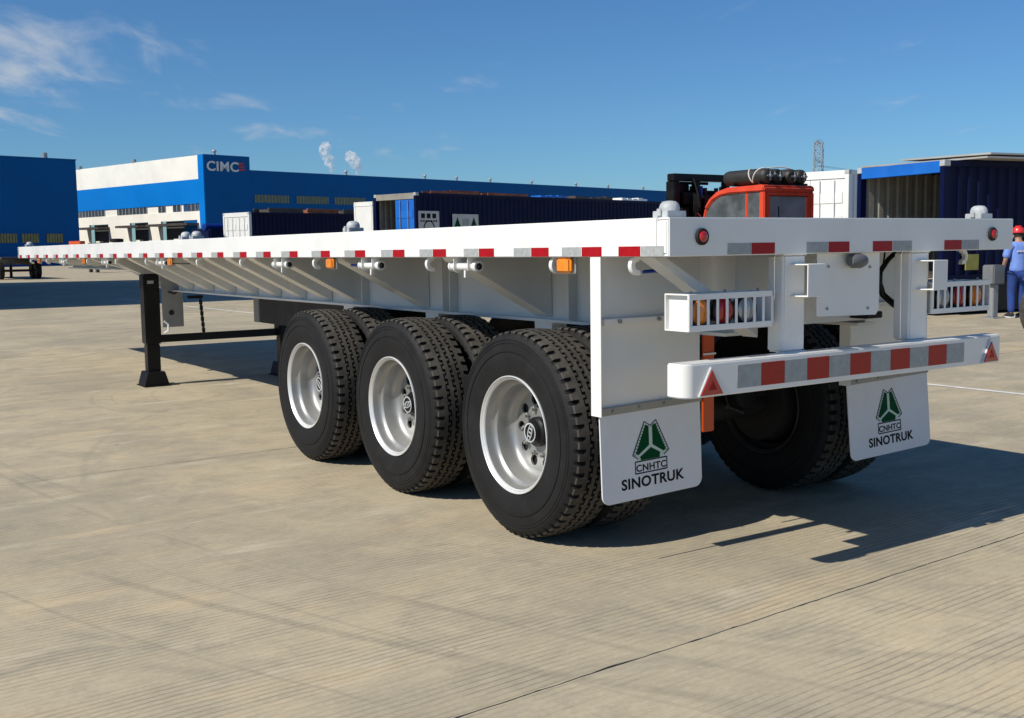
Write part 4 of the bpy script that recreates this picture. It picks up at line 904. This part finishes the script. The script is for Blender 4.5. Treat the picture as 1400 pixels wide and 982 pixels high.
TK = thing('sheeted_load', 'dark blue sheeted load left of the white ended container', 'load', (19.6,63.5,0), EA)
bm_ = MB()
for k in range(7): bm_.box(k*1.15, k*1.15+1.149, -.02*(k%3), 2.2+.03*(k%2), .6, 2.98+.16*sin(k*1.9))
bm_.build('sheeting', NAVY, TK, bevel=.10, bseg=3); MB().lathe([(0,0),(.02,.2),(.06,.24),(2.0,.24),(2.04,.2),(2.06,0)], c=(-.1,.5,3.05), n=18).build('rolled_sheet', pmat('blue_sheet',(.004,.03,.20),.6,spec=.15), TK, smooth=True)
box('pallet_base', DKSTEEL, TK, 0, 8.0, .1, 2.1, 0, .599)
# pylon, steam, mast
PY = thing('lattice_pylon', 'grey lattice power pylon on the skyline behind the containers', 'pylon', (237.7,201.2,0), .5)
def bar(b, a, c, r=.09): b.cyl(a, c, r, n=4)
b = MB(); hh = 29.0
def wd(z): return 2.6-1.5*min(1, z/22)
lev = [0,4,8,11.5,14.5,17.5,20,22.5,25,27,29]
for za, zb in zip(lev[:-1], lev[1:]):
    wa, wb = wd(za), wd(zb)
    cs = [(1,1),(1,-1),(-1,-1),(-1,1)]
    for (p_, q_), (r_, s_) in zip(cs, cs[1:]+cs[:1]):
        bar(b, (p_*wa,q_*wa,za), (p_*wb,q_*wb,zb), .13); bar(b, (p_*wa,q_*wa,za), (r_*wb,s_*wb,zb), .07); bar(b, (r_*wa,s_*wa,za), (p_*wb,q_*wb,zb), .07); bar(b, (p_*wb,q_*wb,zb), (r_*wb,s_*wb,zb), .07)
b.build('lattice_body', GALV, PY)
for z, l in ((18.5,5.2),(23.5,4.6),(28.6,2.6)):
    b = MB()
    for s_ in (-1, 1):
        for y in (-.7,.7): bar(b, (s_*1.0,y,z), (s_*l,0,z+.5), .09); bar(b, (s_*1.0,y,z+1.2), (s_*l,0,z+.5), .07)
        bar(b, (s_*l,0,z+.5), (s_*l,0,z-.8), .07)
    b.build('cross_arm', GALV, PY)
for z, l in ((18.5,5.2),(23.5,4.6)):
    for s_ in (-1, 1):
        a = Vector((s_*l,0,z-.8)); pts = [a+Vector((160*k/14*.75, -160*k/14*.62, 4*4*((k/14)**2-(k/14)))) for k in range(15)]
        MB().tube(pts, .035, 5).build('power_line', DKSTEEL, PY)
def steam(label, loc, h, seed):
    b = MB(); bmx = bmesh.new()
    for k in range(7):
        t_ = k/6; r = .55+1.15*t_**.8
        mt = Matrix.Translation((-2.0*t_**1.3+.5*sin(k*2.1+seed), .3*cos(k*1.7), h*t_)) @ Matrix.Scale(r, 4)
        bmesh.ops.create_icosphere(bmx, subdivisions=2, radius=1, matrix=mt)
    for v in bmx.verts: v.co += Vector((noise.noise(v.co*1.1+Vector((seed,0,0))), noise.noise(v.co*1.1+Vector((0,seed,5))), noise.noise(v.co*1.1+Vector((3,0,seed)))))*.6
    me = bpy.data.meshes.new('steam_plume'); bmx.to_mesh(me); bmx.free()
    mt = bpy.data.materials.new('steam'); mt.use_nodes = True; t = mt.node_tree; t.nodes.remove(t.nodes['Principled BSDF'])
    pv = N(t, 'ShaderNodeVolumePrincipled', inp={'Color': (.97,.97,.97,1), 'Anisotropy': .3}); ge = N(t, 'ShaderNodeNewGeometry')
    nz = N(t, 'ShaderNodeTexNoise', inp={'Scale': .9, 'Detail': 4}); LK(t, ge.outputs['Position'], nz.inputs[0]); LK(t, ramp(t, nz.outputs[0], .40, .65, 0., 1.3), pv.inputs['Density']); LK(t, pv.outputs[0], t.nodes['Material Output'].inputs['Volume'])
    me.materials.append(mt); o = link('steam_plume', me, None, loc); tag(o, label, 'steam', kind='stuff')
steam('taller white steam plume rising behind the factory hall roof', (121.8,266.0,22.5), 6.0, 1.)
steam('shorter white steam plume rising behind the factory hall roof', (128.0,262.0,22.0), 3.8, 4.)

# ------------------------------------------------------------------ workman at the right edge
def skin_obj(name, mat, parent, verts, edges, radii, root=0, sub=2):
    me = bpy.data.meshes.new(name); me.from_pydata(verts, edges, []); o = link(name, me, parent)
    md = o.modifiers.new('skin', 'SKIN'); o.modifiers.new('sub', 'SUBSURF').levels = sub; o.modifiers['sub'].render_levels = sub
    for v, r in zip(me.skin_vertices[0].data, radii): v.radius = r if isinstance(r, tuple) else (r, r); v.use_root = False
    me.skin_vertices[0].data[root].use_root = True
    dg = bpy.context.evaluated_depsgraph_get(); dg.update(); m2 = bpy.data.meshes.new_from_object(o.evaluated_get(dg))
    o.modifiers.clear(); o.data = m2; m2.materials.clear(); m2.materials.append(mat)
    for p in m2.polygons: p.use_smooth = True
    return o
# faces +y locally (back to the camera)
PE = thing('person', 'workman in blue shirt and trousers with a red helmet at the right edge', 'person', (17.0,8.72,0), -.55)
body = skin_obj('body', SKIN, PE,
  [(0,0,.95),(0,0,1.12),(0,-.01,1.30),(0,-.005,1.43),(0,.005,1.50),(0,.035,1.60),(0,.04,1.67),
   (-.19,-.01,1.40),(-.255,-.01,1.14),(-.25,.11,.93),(-.24,.16,.86),(.19,-.01,1.40),(.25,.0,1.14),(.22,.16,1.0),(.20,.22,.97),
   (-.09,0,.90),(-.10,.03,.50),(-.11,-.02,.10),(-.12,.10,.045),(.09,0,.90),(.10,.05,.50),(.12,.03,.10),(.13,.15,.045)],
  [(0,1),(1,2),(2,3),(3,4),(4,5),(5,6),(3,7),(7,8),(8,9),(9,10),(3,11),(11,12),(12,13),(13,14),(0,15),(15,16),(16,17),(17,18),(0,19),(19,20),(20,21),(21,22)],
  [(.13,.10),(.125,.09),(.14,.10),(.09,.07),.055,(.078,.095),(.075,.09),.058,.043,.036,.032,.058,.043,.036,.032,.082,.057,.042,.04,.082,.057,.042,.04])
skin_obj('shirt', SHIRT, PE,
  [(0,0,.86),(0,0,.98),(0,-.01,1.15),(0,-.015,1.32),(0,-.008,1.435),(-.195,-.012,1.39),(-.26,-.012,1.15),(.195,-.012,1.39),(.255,-.002,1.15)],
  [(0,1),(1,2),(2,3),(3,4),(4,5),(5,6),(4,7),(7,8)],
  [(.185,.14),(.175,.135),(.165,.125),(.18,.13),(.115,.085),.084,.078,.084,.078], root=0)
skin_obj('trousers', JEANS, PE,
  [(0,0,.92),(-.095,0,.84),(-.105,.03,.50),(-.115,-.015,.09),(.095,0,.84),(.105,.05,.50),(.125,.035,.09)],
  [(0,1),(1,2),(2,3),(0,4),(4,5),(5,6)], [(.16,.125),.112,.082,.070,.112,.082,.070])
for x, y in ((-.12,.05),(.13,.10)):
    s_ = MB().prism([(y-.13,.03),(y-.13,.09),(y-.05,.11),(y+.04,.09),(y+.13,.06),(y+.145,.03)], 'x', x-.048, x+.048).build('shoe', SHOEB, PE, bevel=.015); MB().prism([(y-.14,.0),(y-.14,.0299),(y+.155,.0299),(y+.155,.0)], 'x', x-.052, x+.052).build('shoe_sole', SHOE, s_, bevel=.008)
def hand(hx, hy, hz, s_):
    vs = [(hx,hy,hz),(hx,hy+.03,hz-.06)]; ed = [(0,1)]; ra = [(.022,.03),(.018,.036)]
    for k, (dx, l) in enumerate(((-.03,.07),(-.01,.08),(.01,.075),(.03,.06))):
        i = len(vs); vs += [(hx+dx*.9,hy+.045,hz-.085),(hx+dx,hy+.06,hz-.085-l*.5),(hx+dx*.9,hy+.055,hz-.085-l)]; ed += [(1,i),(i,i+1),(i+1,i+2)]; ra += [.010,.009,.008]
    i = len(vs); vs += [(hx+.035*s_,hy+.02,hz-.04),(hx+.055*s_,hy+.045,hz-.075)]; ed += [(0,i),(i,i+1)]; ra += [.012,.010]
    skin_obj('hand', SKIN, body, vs, ed, ra, sub=1)
hand(-.24,.16,.88,1); hand(.20,.22,.99,-1)
hd = MB().lathe([(1.585,.088),(1.62,.094),(1.66,.092)], axis='z', c=(0,.025,0), n=20).build('hair', HAIR, PE, smooth=True)
he = MB().lathe([(1.652,.128),(1.662,.132),(1.668,.120),(1.70,.116),(1.74,.100),(1.772,.066),(1.784,.025),(1.785,0)], axis='z', c=(0,.035,0), n=28).box(-.015,.015,-.05,.12,1.77,1.793).prism([(-.07,.14),(.07,.14),(.04,.20),(-.04,.20)], 'z', 1.654, 1.662).build('helmet', HELM, PE, smooth=True)
MB().tube([(.09,.03,1.66),(.085,.07,1.56),(0,.10,1.51),(-.085,.07,1.56),(-.09,.03,1.66)], .006, 6).build('chin_strap', STRAP, he)
# face
MB().prism([(.120,1.60),(.145,1.585),(.120,1.575)], 'x', -.012, .012).build('nose', SKIN, body, bevel=.004)
for s_ in (-1,1):
    MB().lathe([(0,.0),(.004,.009),(.008,0)], axis='y', c=(s_*.032,.118,1.612), n=10).build('eye', INK, body, smooth=True); MB().prism([(.02,1.57),(.02,1.63),(.045,1.635),(.045,1.58)], 'x', s_*.088-.008, s_*.088+.008).build('ear', SKIN, body, bevel=.004)
MB().box(-.025,.025,.114,.122,1.548,1.553).build('mouth', pmat('lip',(.3,.1,.08),.5), body)
b = MB()
for k in range(4): b.box(-.10+.055*k,-.062+.055*k,-.149,-.140,1.285,1.315)
b.build('shirt_print', SHOE, PE)
# tyre of a vehicle just entering at the right edge
o = link('loose_tyre', FTY, None, (11.60,4.72,.545)); o.rotation_euler = (.0,0,1.0)
tag(o, 'dusty upright tyre cut off by the right edge', 'tyre')
o.data = o.data.copy(); o.data.materials[0] = TREAD
